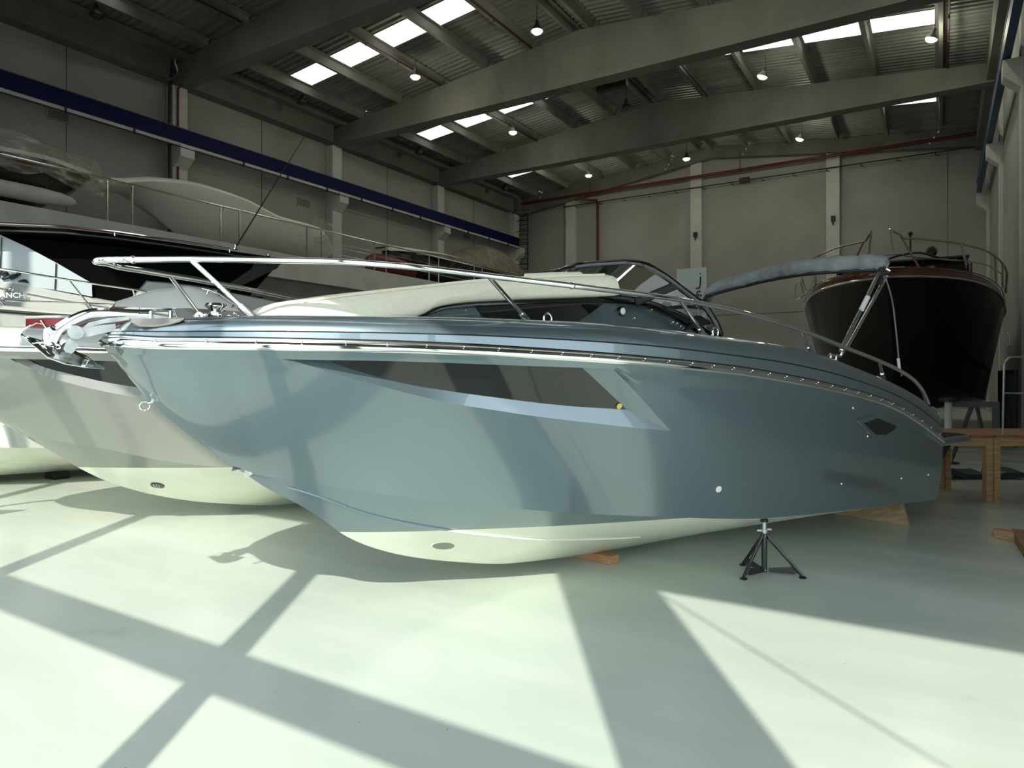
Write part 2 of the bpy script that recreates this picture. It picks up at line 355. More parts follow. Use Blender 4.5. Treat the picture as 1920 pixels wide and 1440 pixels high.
# ceiling: ribbed sheets with the skylight strips left open, one sheet per bay side
YB = [-0.8, 6.7, 13.8, 20.95, 28.15, 35.4, WY1]       # beam lines
PX = [-22.3, -20.35, -18.3, -16.25, -14.2, -12.25, -10.3, -8.25, -6.15, -4.1, -2.05, 0.0, WX1+.2]
SKY = [17.05, 24.2, 31.35, 9.9, 3.0]                   # y where each strip starts
ce = empty('ceiling', (0, 0, 0)); tag(ce, kind='structure')
def deck(x0, x1, y0, y1):
    mb = MB(); prof = []
    p = 0.26; y = y0
    while y < y1-1e-6:
        for dy, dz in ((0, 0), (.10, 0), (.13, .06), (.23, .06)):
            if y+dy <= y1: prof.append((y+dy, dz))
        y += p
    prof.append((y1, 0))
    xs = [x0, RIDGE, x1] if x0 < RIDGE < x1 else [x0, x1]
    rows = [[(x, yy, roof_z(x)+dz) for yy, dz in prof] for x in xs]
    mb.grid(rows); return mb
has_sky = lambda i: i in (1, 2, 3, 4, 7, 8, 9, 10)
dk = MB()
for i in range(len(PX)-1):
    segs = []
    if has_sky(i):
        y = DOORY
        for s in sorted(SKY): segs.append((y, s)); y = s+1.0
        segs.append((y, WY1+.2))
    else: segs.append((DOORY, WY1+.2))
    for a, b in segs:
        q = deck(PX[i], PX[i+1], a, b); dk.add(q.v, q.f)
# roof of the added, unseen front lobby to the right
dk.add([(WX1, DOORY, roof_z(WX1)), (7.3, DOORY, 11.9), (7.3, 5.5, 11.9), (WX1, 5.5, roof_z(WX1))], [(0,1,2,3)])
dk.build('roof_sheet', M['deckmetal'], ce)
for s in SKY:
    for i in range(len(PX)-1):
        if not has_sky(i): continue
        mb = MB(); n = 30; rows = []
        for x in (PX[i], PX[i+1]):
            rows.append([(x, s-.13+1.26*k/n, roof_z(x)+.068+.012*math.cos(k*PI/2)) for k in range(n+1)])
        mb.grid(rows).build('skylight', M['skylight'], ce)
# purlins: tapered precast joists, lengthwise, one per bay so that they sit on the beams
def purlin(x, y0, y1):
    mb = MB(); z = roof_z(x)-.01
    sec = [(-.055, -.36), (.055, -.36), (.075, -.06), (.16, -.03), (.16, 0), (-.16, 0), (-.16, -.03), (-.075, -.06)]
    mb.loft([[(x+a, y0, z+b) for a, b in sec], [(x+a, y1, z+b) for a, b in sec]])
    return mb.build('purlin', M['concrete'], ce)
for k in range(len(YB)-1):
    if k == len(YB)-2: continue
    for x in PX[1:-1]:
        if abs(x-RIDGE) < .1: purlin(x-.33, YB[k]+.05, YB[k+1]-.05); purlin(x+.33, YB[k]+.05, YB[k+1]-.05)
        else: purlin(x, YB[k]+.05, YB[k+1]-.05)
# big tapered roof beams
def beam_mesh(y, w=.42, sloped=False):
    mb = MB(); top = lambda x: roof_z(x)-.37
    xs = [WX0+.35, RIDGE, WX1-.1]
    def ring(y_):
        if sloped: return [(xs[0], y_, roof_z(xs[0])-.98), (RIDGE, y_, roof_z(RIDGE)-.55), (xs[2], y_, roof_z(xs[2])-.85), (xs[2], y_, top(xs[2])+.36), (RIDGE, y_, top(RIDGE)+.36), (xs[0], y_, top(xs[0])+.36)]
        return [(xs[0], y_, 11.28), (xs[2], y_, 11.28), (xs[2], y_, top(xs[2])), (RIDGE, y_, top(RIDGE)), (xs[0], y_, top(xs[0]))]
    R = ring(y-w/2); mb.prism(R, (0, w, 0))
    if not sloped:   # bottom flange a little wider, top flange a little wider
        mb.box((xs[0], y-w/2-.07, 11.26), (xs[2], y+w/2+.07, 11.46))
    return mb
for y in YB[1:5]:
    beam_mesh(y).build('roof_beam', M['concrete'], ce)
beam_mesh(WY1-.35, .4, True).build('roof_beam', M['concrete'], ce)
# eaves gutter beams along both walls
for x0, x1 in ((WX0, WX0+.5), (WX1-.45, WX1)):
    for k in range(len(YB)-1):
        mb = MB(); mb.box((x0, YB[k]+.3, 11.35), (x1, YB[k+1]-.3, 12.3)); mb.build('eaves_beam', M['concrete'], ce)
mb = MB().box((WX0+.5, 6.9, 12.05), (WX0+.9, 35.2, 12.3)); mb.build('eaves_ledge', M['concrete'], ce)
# columns: shaft with a bracket that carries the crane rail
def column(y, side, parent):
    mb = MB()
    if side < 0: mb.box((WX0, y-.27, 0), (WX0+.4, y+.27, 11.28))
    else: mb.box((WX1-.1, y-.27, 0), (WX1+.02, y+.27, 11.28))
    c = mb.build('column', M['whitecol'], parent, bevel=.02)
    b = MB()
    xa, xb = (WX0+.38, WX0+.82) if side < 0 else (WX1-.08, WX1-.46)
    b.prism([(xa, y-.26, 8.45), (xb, y-.26, 8.8), (xb, y-.26, 9.22), (xa, y-.26, 9.22)], (0, .52, 0))
    b.build('bracket', M['whitecol'], c, bevel=.015)
for y in YB[1:5]+[35.6]:
    column(y, -1, wl)
    if y > 10: column(y, 1, wr)
for px in (1073, 1308, 1563):
    x = at_Y(px, 400, WY1).x
    mb = MB().box((x-.3, WY1-.3, 0), (x+.3, WY1, roof_z(x)-.55)); mb.build('column', M['whitecol'], wb_, bevel=.015)
# crane rails
def crane_rail(x, y1, mt, lab):
    r = empty('crane_rail', (x, 0, 9.25)); tag(r, lab, 'crane rail')
    mb = MB(); h = .47
    mb.box((-.09, 1, 0), (.09, y1, .03)); mb.box((-.09, 1, h-.03), (.09, y1, h)); mb.box((-.075, 1, .03), (.075, y1, h-.03))
    mb.build('girder', M[mt], r)
    t = MB().box((-.03, 1, h), (.03, y1, h+.05)); t.build('track', M['darkgrey'], r); return r
cr1 = crane_rail(WX0+.70, 35.3, 'bluebeam', 'long dark blue crane rail on the left wall brackets')
pbar = MB().tube([(.11, 1, -.16), (.11, 35.2, -.16)], .02, 6).build('power_bar', M['matblack'], cr1)
for i in range(17): MB().box((.03, 2+2*i, -.17), (.10, 2.05+2*i, .0)).build('clip', M['matblack'], pbar)
tb = MB().box((-.12, 1, -.1), (.05, 35.3, -.0)).build('bearing_strip', M['whitecol'], cr1)
cr2 = crane_rail(WX1-.38, 35.3, 'bluebeam2', 'blue steel crane rail on the right wall brackets')
# red sprinkler pipe and cable tray on the back wall
z = at_Y(1415, 318, WY1-.4).z
rp = empty('sprinkler_pipe', (0, WY1-.75, z)); tag(rp, 'red water pipe running across the back wall under the roof', 'pipe')
mb = MB(); mb.tube([(WX0+.6, 0, 0), (WX1-.2, 0, 0)], .07, 10); mb.build('pipe', M['redpipe'], rp, smooth=True)
dx = at_Y(1120, 450, WY1-.3).x; dx0 = at_Y(1094, 380, WY1-.6).x
mb = MB(); mb.tube([(dx0, 0, 0), (dx0, 0, -.25), (dx0+.3, .2, -.32), (dx, .35, -.36), (dx, .45, -.5), (dx, .45, -z+.1)], .075, 10); mb.build('drop_pipe', M['redpipe'], rp, smooth=True)
for px in (1107, 1388, 1742):
    x = at_Y(px, 330, WY1-.7).x; MB().tube([(x, 0, 0), (x, 0, roof_z(x)-z-.3)], .018, 6).build('hanger', M['redpipe'], rp)
z2 = at_Y(1415, 336, WY1-.35).z
ct = empty('cable_line', (0, WY1-.4, z2)); tag(ct, 'thin black cable line on brackets below the red pipe', 'cable')
mb = MB(); mb.tube([(at_Y(1062,360,WY1).x, 0, 0), (WX1-.3, 0, 0)], .028, 6); mb.build('cable', M['matblack'], ct)
for k in range(14):
    x = -18.2+k*1.5; MB().tube([(x, .1, .05), (x, 0, -.12), (x+.15, 0, -.16)], .02, 6).build('bracket', M['matblack'], ct)
mb = MB(); mb.box((at_Y(1399,330,WY1).x-.25, -.05, -.1), (at_Y(1399,330,WY1).x+.25, .15, .15)); mb.build('junction_box', M['matblack'], ct)
# ladder near the left back corner
lx = at_Y(972, 440, WY1-.4).x; lz0, lz1 = at_Y(980, 508, WY1-.4).z, at_Y(980, 392, WY1-.4).z
ld = empty('cat_ladder', (lx, WY1-.45, 0)); tag(ld, 'dark steel cage ladder in the left back corner', 'ladder')
wL = at_Y(990, 440, WY1-.4).x-lx
for x in (0, wL): MB().tube([(x, 0, lz0), (x, 0, lz1)], .035, 6).build('stile', M['matblack'], ld)
for k in range(13):
    zz = lz0+.12+(lz1-lz0-.2)*k/12; MB().tube([(0, 0, zz), (wL, 0, zz)], .02, 6).build('rung', M['matblack'], ld)
for k in range(6):
    zz = lz0+.3+(lz1-lz0-.5)*k/5
    MB().tube(spline([(0, 0, zz), (-.25, -.35, zz), (wL/2, -.62, zz), (wL+.25, -.35, zz), (wL, 0, zz)], 4), .018, 6).build('cage_hoop', M['matblack'], ld)
# vertical pipes on the first left column, and down the other ones
cp = empty('wall_pipe', (WX0+.45, YB[2], 0)); tag(cp, 'dark and red pipes down the white left wall column', 'pipe')
MB().tube(spline([(.0, -.42, 4.8), (0, -.42, 11.0), (.05, -.4, 11.3), (-.02, -.35, 12.4)], 6), .05, 8).build('dark_pipe', M['matblack'], cp, smooth=True)
MB().tube([(.0, -.12, 4.8), (0, -.12, 11.15), (.7, .0, 11.6), (.8, .1, 12.2)], .035, 8).build('red_pipe', M['redpipe'], cp, smooth=True)
MB().tube(spline([(.05, -.5, 11.3), (.1, -.2, 11.6), (.12, -.3, 12.0), (.1, -.2, 12.3)], 6), .05, 8).build('steel_duct', M['galv'], cp, smooth=True)
# sprinkler runs beside purlins
for x, y0, y1, lab in ((-20.2, 6.9, 13.6, 'first'), ):
    pass
def roof_pipe(x, y0, y1, lab, mt='matblack'):
    z = roof_z(x)-.42; o = MB().tube([(x+.2, y0, z), (x+.2, y1, z)], .03, 6)
    for k in range(4): yy = y0+(k+.5)*(y1-y0)/4; o.tube([(x+.2, yy, z), (x+.2, yy, z-.13)], .02, 6)
    tag(o.build('roof_pipe', M[mt]), lab, 'pipe', 'thin pipes slung under the roof joists')
roof_pipe(-18.3, 7.2, 13.4, 'thin dark pipe under the roof joist above the white covered cruiser', 'dullred')
roof_pipe(-16.25, 14.2, 20.6, 'thin dark red pipe under the roof joist nearest the left wall in the second bay', 'dullred')
roof_pipe(-12.25, 14.2, 20.6, 'thin dark red pipe under the roof joist right of the row of skylights', 'dullred')
roof_pipe(-16.25, 21.3, 27.9, 'thin dark pipe beside the first lamp of the third bay')
roof_pipe(-0.0, 21.3, 27.9, 'dark red pipe under the roof joist near the right wall', 'dullred')
roof_pipe(-8.25, 21.3, 27.9, 'thin dark pipe under the joist right of the ridge', 'matblack')
# pendant lamps
def lamp_proto(lit):
    r = empty('pendant_lamp')
    s = MB().lathe([(.03, .0), (.07, -.02), (.08, -.16), (.10, -.20), (.20, -.34), (.24, -.42), (.225, -.42), (.17, -.33), (.07, -.2)], seg=20).build('lamp_shade', M['lampshade'], r, smooth=True)
    MB().lathe([(.01, -.24), (.12, -.29), (.19, -.37), (.20, -.44), (.14, -.50), (.02, -.52)], seg=18).build('lamp_glass', M['lit'] if lit else M['darkgrey'], r, smooth=True)
    MB().tube([(0,0,0), (0,0,.55)], .014, 6).build('cord', M['matblack'], r)
    return r
rows = [(-15.45, 'second row from the left wall'), (-10.3, 'row under the ridge'), (-5.15, 'row right of the ridge'), (-.15, 'row nearest the right wall'), (-20.6, 'row nearest the left wall')]
bays = [(10.4, 'nearest bay'), (17.9, 'second bay'), (24.8, 'third bay'), (32.2, 'bay by the back wall')]
for ri, (x, rl) in enumerate(rows):
    for bi, (y, bl_) in enumerate(bays):
        if bi == 0 and ri != 4: continue
        lit = ri != 4 and not (ri == 1 and bi == 2)
        if ri == 3 and bi == 3: continue
        r = lamp_proto(lit); r.scale = (.8, .8, .8); r.location = (x, y+(0.5 if bi==1 and ri==0 else 0), 12.15)
        if ri in (2, 3): 
            for c in r.children: c.rotation_euler = (0, .35, 0) if c.name.startswith('lamp') else (0,0,0)
        tag(r, ('lit' if lit else 'unlit')+' round pendant lamp, '+rl+', '+bl_, 'lamp', 'pendant lamps under the hall roof')
        if lit:
            L = bpy.data.lights.new('lamp_light', 'POINT'); L.energy = 80; L.color = (1, .95, .75); L.shadow_soft_size = .15
            lo = bpy.data.objects.new('lamp_light', L); COL.objects.link(lo); lo.parent = r; lo.location = (0, 0, -.62)

# ------------------------------------------------------------------ mezzanine on the left
MX, MZ = -17.5, 5.26
mz = empty('mezzanine', (MX, 12, 0)); tag(mz, 'raised white concrete storage deck with steel railing along the left wall', 'mezzanine')
MB().box((WX0+.45-MX, -6, MZ-.25), (0, 32.0, MZ)).build('deck_slab', M['panelwall'], mz)
MB().box((-.12, -6, MZ-.75), (.06, 32.0, MZ+.03)).build('fascia', M['whitecol'], mz)
MB().box((-.2, -6, MZ-1.45), (-.05, 32.0, MZ-.75)).build('edge_beam', M['concrete'], mz)
for y in (1.5, 8.5, 15.5, 22.5, 29.5): MB().box((-.5, y-.25, 0), (-.05, y+.25, MZ-1.4)).build('column', M['whitecol'], mz)
rl = MB().tube([(0, -6, MZ+1.06), (0, 32, MZ+1.06)], .028, 8).build('handrail', M['steel'], mz)
ys = []
for k in range(12):
    for dd in (0, .62):
        y = -2.9+dd+k*3.15; MB().tube([(0, y, MZ), (0, y, MZ+1.05)], .024, 6).build('post', M['steel'], mz)
for h in (.35, .58, .72):
    MB().tube([(0, 3, MZ+h), (0, 32, MZ+h)], .006, 5).build('wire', M['steel'], mz)
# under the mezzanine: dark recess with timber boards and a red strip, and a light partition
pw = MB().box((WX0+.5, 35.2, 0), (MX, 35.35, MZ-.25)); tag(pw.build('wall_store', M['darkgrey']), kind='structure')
tb = MB().box((-19.6, 13, 2.6), (-19.4, 33, 3.6)); tag(tb.build('timber_rack', M['brownwood']), 'brown timber boards stacked under the raised deck', 'timber')

# small wall vents and one dark roof duct
for px, py, lab in ((108, 217, 'small dark wall vent left of the first column, under the crane rail'), (570, 380, 'small dark wall vent under the crane rail behind the white covered boat'), (875, 444, 'small dark wall vent under the crane rail near the back corner')):
    q_ = at_X(px, py, WX0+.03); vv = empty('wall_vent', (WX0+.02, q_.y, q_.z)); tag(vv, lab, 'vent')
    MB().box((-.02, -.32, -.14), (.04, .32, .14)).build('vent_frame', M['panelwall'], vv, bevel=.01)
    for k in range(4): MB().box((.04, -.28, -.105+k*.06), (.05, .28, -.075+k*.06)).build('slat', M['dullsteel'], vv)
a_, b_ = at_Y(1120, 171, 21.6), at_Y(1176, 152, 21.6)
dc = MB().box((0, -.12, -.12), ((b_.x-a_.x), .12, .12)).build('roof_duct', M['matblack'], None, bevel=.02); dc.location = (a_.x, 21.6, (a_.z+b_.z)/2); tag(dc, 'black rectangular duct under the roof ridge behind the second beam', 'duct')

# ================================================================== HULLS
class Hull:
    """S(v,t): topside from chine (t=0) to sheer (t=1); B(v,t): bottom from keel (t=0) to chine (t=1); v 0 bow .. 1 stern; port side has local y < 0"""
    def __init__(h, L, sc0, Lc, bs, zs, bc, zc, zk, flare=1.35, bulge=0.0, stem_bow=0.0):
        h.L, h.sc0, h.Lc, h.bs, h.zs, h.bc, h.zc, h.zk, h.fl, h.bulge, h.sb = L, sc0, Lc, bs, zs, bc, zc, zk, flare, bulge, stem_bow
    def S(h, v, t):
        ss = h.L*v; sc = h.sc0+(h.Lc-h.sc0)*v
        s = ss*t+sc*(1-t)-h.sb*4*t*(1-t)*max(0, 1-v*4)
        k = max(0.0, 1-v*1.6); e = 1+(h.fl-1)*k          # concave flare only toward the bow
        w = (t**e if t > 0 else t); b = h.bc(sc)*(1-w)+h.bs(ss)*w+h.bulge*4*t*(1-t)*(1-k)
        z = h.zc(sc)*(1-t)+h.zs(ss)*t
        return Vector((s, -b, z))
    def n(h, v, t):
        e = 1e-3; a = h.S(min(v+e, 1), t)-h.S(max(v-e, 0), t); c = h.S(v, min(t+e, 1))-h.S(v, max(t-e, 0))
        n = c.cross(a); n.normalize()
        return n if n.y < 0 else -n
    def B(h, v, t):
        s = h.sc0+(h.Lc-h.sc0)*v; b = h.bc(s)
        zk, zc = h.zk(s), h.zc(s); f = t*(1-.06*math.sin(PI*t))
        return Vector((s, -b*t, zk+(zc-zk)*f))
    def find(h, fr, x, y):
        """line of sight -> (v, t) on the port topside"""
        best = None
        org = Vector(((EYE-fr.o).dot(fr.a), (EYE-fr.o).dot(fr.y), EYE.z)); r = ray(x, y); d = Vector((r.dot(fr.a), r.dot(fr.y), r.z)).normalized()
        def err(v, t): q = h.S(v, t)-org; return (q-d*q.dot(d))
        for i in range(0, 41):
            for j in range(-1, 12):
                e = err(i/40, j/10).length
                if best is None or e < best[0]: best = (e, i/40, j/10)
        _, v, t = best
        for _ in range(25):
            e0 = err(v, t); dv = (err(v+1e-4, t)-e0)/1e-4; dt = (err(v, t+1e-4)-e0)/1e-4
            a, b, c = dv.dot(dv), dv.dot(dt), dt.dot(dt); p, q = -dv.dot(e0), -dt.dot(e0); D = a*c-b*b
            if abs(D) < 1e-12: break
            v += (p*c-b*q)/D; t += (a*q-b*p)/D; v = min(max(v, -.01), 1.02); t = min(max(t, -.05), 1.1)
        return v, t

def recess_and_glass(h, fr, root, outer_b, outer_t, glass_b, glass_t, depth, m_side, hullmb, rows_lo, rows_hi, vs, lip):
    """outer_*, glass_*: traced lines (lists of pixels, bow to stern) of the recess and of its pane"""
    ob = [h.find(fr, *p) for p in outer_b]; ot = [h.find(fr, *p) for p in outer_t]
    gb = [h.find(fr, *p) for p in glass_b]; gt = [h.find(fr, *p) for p in glass_t]
    tip = ob[0]; tail = ob[-1]
    ot = [tip]+ot[1:-1]+[tail]
    lin = lambda pts: (lambda v: next((pts[i][1]+(pts[i+1][1]-pts[i][1])*(v-pts[i][0])/max(1e-9, pts[i+1][0]-pts[i][0]) for i in range(len(pts)-1) if v <= pts[i+1][0]), pts[-1][1]))
    fb = pchip([p[0] for p in ob], [p[1] for p in ob]); ft = lin(ot)
    gb_f = pchip([p[0] for p in gb], [p[1] for p in gb]); gt_f = lin(gt[:-1]+[gb[-1]] if False else gt+[gb[-1]])
    v0, v1 = tip[0], tail[0]; g0, g1 = gb[0][0], gb[-1][0]
    # station list with the corners of the openings on it
    knots = sorted(set([v0, v1]+[p[0] for p in ot]))
    allv = sorted(set([round(v, 6) for v in vs]+[round(k, 6) for k in knots]))
    def R1(v): return fb(v) if v0 <= v <= v1 else (tip[1] if v < v0 else tail[1]+(tail[1]-tail[1])*0)
    def R2(v): return max(ft(v), R1(v)) if v0 <= v <= v1 else R1(v)
    for lo, hi, n in ((0.0, None, rows_lo), (None, 1.0, rows_hi)):
        rows = []
        for v in allv:
            a = 0.0 if lo is not None else R2(v); b = R1(v) if lo is not None else 1.0
            row = []
            for k in range(n+1):
                t = a+(b-a)*k/n; p = h.S(v, t)
                if t > .915 and lip: p = p+h.n(v, t)*lip
                row.append(p)
            rows.append(row)
        hullmb.grid(rows)
    # bevelled faces of the recess
    NB = 28
    def loop(fb_, ft_, a, b, off, knots_t):
        out = []
        for k in range(NB+1): v = a+(b-a)*k/NB; out.append(h.S(v, fb_(v))+h.n(v, fb_(v))*off)
        return out
    def path_top(pts, off):
        # evenly walk the traced top line including its corner
        seg = []; tot = 0
        for i in range(len(pts)-1):
            d = (h.S(*pts[i+1])-h.S(*pts[i])).length; seg.append(d); tot += d
        corner = len(pts)-2; out = []
        main = sum(seg[:corner]); n1 = NB-8
        for k in range(n1+1):
            d = main*k/n1; i = 0
            while i < corner-1 and d > seg[i]: d -= seg[i]; i += 1
            u = d/seg[i]; v = pts[i][0]+(pts[i+1][0]-pts[i][0])*u; t = pts[i][1]+(pts[i+1][1]-pts[i][1])*u
            out.append(h.S(v, t)+h.n(v, t)*off)
        for k in range(1, 9):
            u = k/8; v = pts[corner][0]*(1-u)+pts[corner+1][0]*u; t = pts[corner][1]*(1-u)+pts[corner+1][1]*u
            out.append(h.S(v, t)+h.n(v, t)*off)
        return out
    O_b = loop(fb, None, v0, v1, 0.0, None); O_t = path_top(ot, 0.0)
    G_b = loop(gb_f, None, g0, g1, -depth, None); G_t = path_top(gt+[gb[-1]], -depth)
    bev = MB(); bev.grid([O_b, G_b]); bev.grid([G_t, O_t])
    bev.add([O_b[0], G_b[0], G_t[0]], [(0, 1, 2)])
    gl = MB(); gl.grid([G_b, [a.lerp(b, .33) for a, b in zip(G_b, G_t)], [a.lerp(b, .66) for a, b in zip(G_b, G_t)], G_t])
    return bev, gl

def mirror_add(mb, src):
    mb.add([(x, -y, z) for x, y, z in src.v], [f[::-1] for f in src.f]); mb.mi = mb.mi
def both(mb):
    """add the starboard copy"""
    n = len(mb.v); fs = list(mb.f); mi = list(mb.mi)
    mb.v += [(x, -y, z) for x, y, z in mb.v[:n]]
    for f, i in zip(fs, mi): mb.f.append(tuple(a+n for a in f)[::-1]); mb.mi.append(i)
    return mb
def ident(fn, s): return fn(s)

# ------------------------------------------------------------------ the blue boat
BF = Frame(-2.08, 3.5, 34.6)
bb = BF.root('motorboat')
tag(bb, 'glossy blue-grey open motorboat with cream sunpad, chrome bow rail and anchor', 'boat')
bs = pchip([0, .05, .14, .26, .41, .8, 1.3, 1.9, 2.6, 3.5, 4.5, 5.5, 6.6], [0, .19, .34, .46, .59, .79, .95, 1.07, 1.15, 1.20, 1.20, 1.17, 1.10])
bc = pchip([.677, .8, 1.0, 1.4, 2.0, 2.6, 3.3, 4.2, 5.2, 6.7], [0, .09, .21, .42, .64, .81, .93, 1.0, 1.02, 1.0])
sheer = BF.curve([(235,642),(300,645),(400,646),(500,647),(600,649),(700,651),(850,656),(1000,664),(1150,674),(1300,687),(1400,699),(1500,716),(1587,735),(1662,757),(1719,789),(1767,826)], bs)
sheer = [(0, 1.625)]+[p for p in sheer if p[0] > .15]
zs = pchip([p[0] for p in sheer], [p[1] for p in sheer])
chine = BF.curve([(500,894),(560,903),(700,924),(880,946),(1043,960),(1240,969),(1425,972),(1605,955),(1755,937)], bc)
chine = [(.677, .905)]+[p for p in chine if p[0] > .8]
zc = pchip([p[0] for p in chine], [p[1] for p in chine])
kl = BF.curve([(500,915),(560,946),(600,971),(650,1006),(700,1027),(760,1042),(850,1053),(960,1056),(1130,1034),(1300,1003),(1425,976)], lambda s: 0.0)
kl = [(.677, .905)]+kl+[(6.8, .07)]
zk = pchip([p[0] for p in kl], [p[1] for p in kl])
H = Hull(6.6, .677, 6.71, bs, zs, bc, zc, zk, flare=1.3, bulge=.02, stem_bow=.08)
vs = [ (k/110)**1.35 for k in range(111)]
mb = MB()
bev, gl = recess_and_glass(H, BF, bb,
    [(530,671),(665,711),(760,736),(850,757),(920,768),(1000,780),(1100,792),(1180,801),(1257,808)],
    [(530,671),(700,674),(900,681),(1000,685),(1150,691),(1257,808)],
    [(582,677),(640,696),(705,714),(760,728),(850,742),(920,751),(1035,764),(1100,769),(1183,773)],
    [(582,673),(700,677),(800,680),(900,685),(1000,689),(1098,693)], .045, None, mb, 14, 12, vs, .012)
# the transom
def transom(h, mb, n=12):
    port = [h.B(1, k/n) for k in range(n+1)]+[h.S(1, k/n) for k in range(1, n+1)]
    k = len(port); vs_ = [tuple(p) for p in port]+[(p[0], -p[1], p[2]) for p in port]
    mb.add(vs_, [(i, i+1, i+1+k, i+k) for i in range(k-1)])
both(mb); transom(H, mb)
mb.build('topsides', M['blue'], bb, smooth=True, angle=30)
bot = MB(); bot.grid([[H.B(v, k/10) for k in range(11)] for v in vs]); both(bot)
bot.build('bottom', M['bluebottom'], bb, smooth=True, angle=30)
sk = MB(); rows = []
for k in range(40):
    v = .035+.40*k/39; t = .60-.10*k/39; p = H.B(v, t); q = H.B(v, t+.045); r_ = .006*math.sin(PI*min(1, (k+.5)/39))**.5
    rows.append([p+Vector((0, 0, .002)), Vector(q)+Vector((0, -.006, -.004-r_)), q+Vector((0, 0, .004))])
sk.grid(rows); both(sk); sk.build('spray_rail', M['bluebottom'], bb, smooth=True)
bev.build('window_recess', M['blue'], bb, smooth=True, angle=25, fixn=True)
pane = gl.build('hull_window', M['glass'], bb, smooth=True)
# yellow round sticker on the pane corner
v, t = H.find(BF, 1168, 766); P = H.S(v, t); nn = H.n(v, t)
st = MB(); u = nn.cross(Vector((0,0,1))).normalized(); w = nn.cross(u)
st.loft([[P-nn*.040+u*(.019*math.cos(a))+w*(.019*math.sin(a)) for a in [2*PI*i/16 for i in range(16)]], [P-nn*.036+u*(.017*math.cos(a))+w*(.017*math.sin(a)) for a in [2*PI*i/16 for i in range(16)]]])
st.build('sticker', M['brass'], pane)

# deck: low bulwark that turns in at the top, side decks, foredeck
topline = BF.curve([(262,599),(340,595),(480,592),(700,593),(900,596),(1060,602),(1180,610),(1250,618),(1330,629),(1430,641),(1520,661),(1600,690),(1700,735),(1750,775)], lambda s: max(.02, bs(s)-.15))
topline = [(.05, 1.735)]+[p for p in topline if p[0] > .2]
zt = pchip([p[0] for p in topline], [p[1] for p in topline])
def insb(s, d): return max(0.0, bs(s)-d*min(1, (bs(s)/.45)))
dk = MB(); rows = []
for v in vs:
    s = H.L*v; b = bs(s); z0 = zs(s); z1 = max(zt(max(s, .1)), z0+.06); sx = .13*math.exp(-s/.18)
    def pt(d, z, f): return Vector((s+sx*f, -insb(s, d), z))
    hgt = z1-z0
    row = [pt(.0, z0+.005, 0), pt(.0, z0+.028, .0), pt(.010, z0+.030, 0.05), pt(.010, z0+.036, .05), pt(.0, z0+.038, .05),
           pt(.004, z0+hgt*.42, .1), pt(.014, z0+hgt*.425, .15), pt(.014, z0+hgt*.455, .15), pt(.006, z0+hgt*.46, .15)]
    for k in range(1, 7):
        a = k/6; row.append(pt(.006+.134*(1-math.cos(a*PI/2))**.9, z0+hgt*(.46+.54*math.sin(a*PI/2)), .15+.85*a))
    row += [pt(.165, z1-.004, 1.1), pt(.18, z1-.012, 1.15), pt(.185, z1-.05, 1.2)]
    b2 = insb(s, .185)
    for k in range(1, 6): row.append(Vector((s+sx*1.2, -b2*(1-k/5), z1-.05+.03*math.sin(PI/2*k/5))))
    rows.append(row)
dk.grid(rows); both(dk)
# stern bulkhead above the transom
last = rows[-1]; k = len(last)
dk.add([tuple(p) for p in last]+[(p[0], -p[1], p[2]) for p in last], [(i, i+1, i+1+k, i+k) for i in range(k-1)])
dk.build('deck', M['blue'], bb, smooth=True, angle=32)
for f_, d_ in ((None, .006), (.44, .007)):  # black tubes in the bulwark grooves, standing in for their shade
    sm = MB(); row = []
    for v in vs[3:]:
        s = H.L*v; z0 = zs(s); z1 = max(zt(max(s, .1)), z0+.06); zz = z0+.033 if f_ is None else z0+(z1-z0)*f_; sx = .13*math.exp(-s/.18)*(.05 if f_ is None else .15)
        row.append(Vector((s+sx, -insb(s, d_), zz)))
    sm.tube([Vector((p.x, -p.y, p.z)) for p in row[::-1]]+row, .0045, 6); sm.build('groove_shade', M['matblack'], bb)
# rubbing strake with chrome insert
rr = MB(); path = [H.S(v, 1.0)+Vector((0,0,.0)) for v in [ (k/90)**1.3 for k in range(91)]]
def off(path_, d, dz):
    out = []
    for i, p in enumerate(path_):
        t = (path_[min(i+1, len(path_)-1)]-path_[max(i-1, 0)]); t.z = 0; t.normalize(); nrm = Vector((t.y, -t.x, 0))
        out.append(p+nrm*d+Vector((0,0,dz)))
    return out
q = off(path, .012, -.006); full = [Vector((p.x, -p.y, p.z)) for p in q[::-1]]+q
full = [p for i, p in enumerate(full) if i == 0 or (p-full[i-1]).length > 1e-4]
rr.tube(full, .014, 10, ry=.021); rr.build('rub_rail', M['chrome'], bb, smooth=True)
r2 = MB(); q = off(path, .004, .022); full2 = [Vector((p.x, -p.y, p.z)) for p in q[::-1]]+q
r2.tube([p for i, p in enumerate(full2) if i == 0 or (p-full2[i-1]).length > 1e-4], .006, 6, ry=.009); r2.build('rub_rail_trim', M['steel'], bb, smooth=True)
for k in range(34):
    v = .03+.95*k/33; p = H.S(v, 1.0); n_ = Vector((H.n(v, .97).x, H.n(v, .97).y, 0)).normalized()
    MB().ball(p+n_*.026+Vector((0,0,.018)), .006, 8, 5).build('screw', M['chrome'], bb, smooth=True)

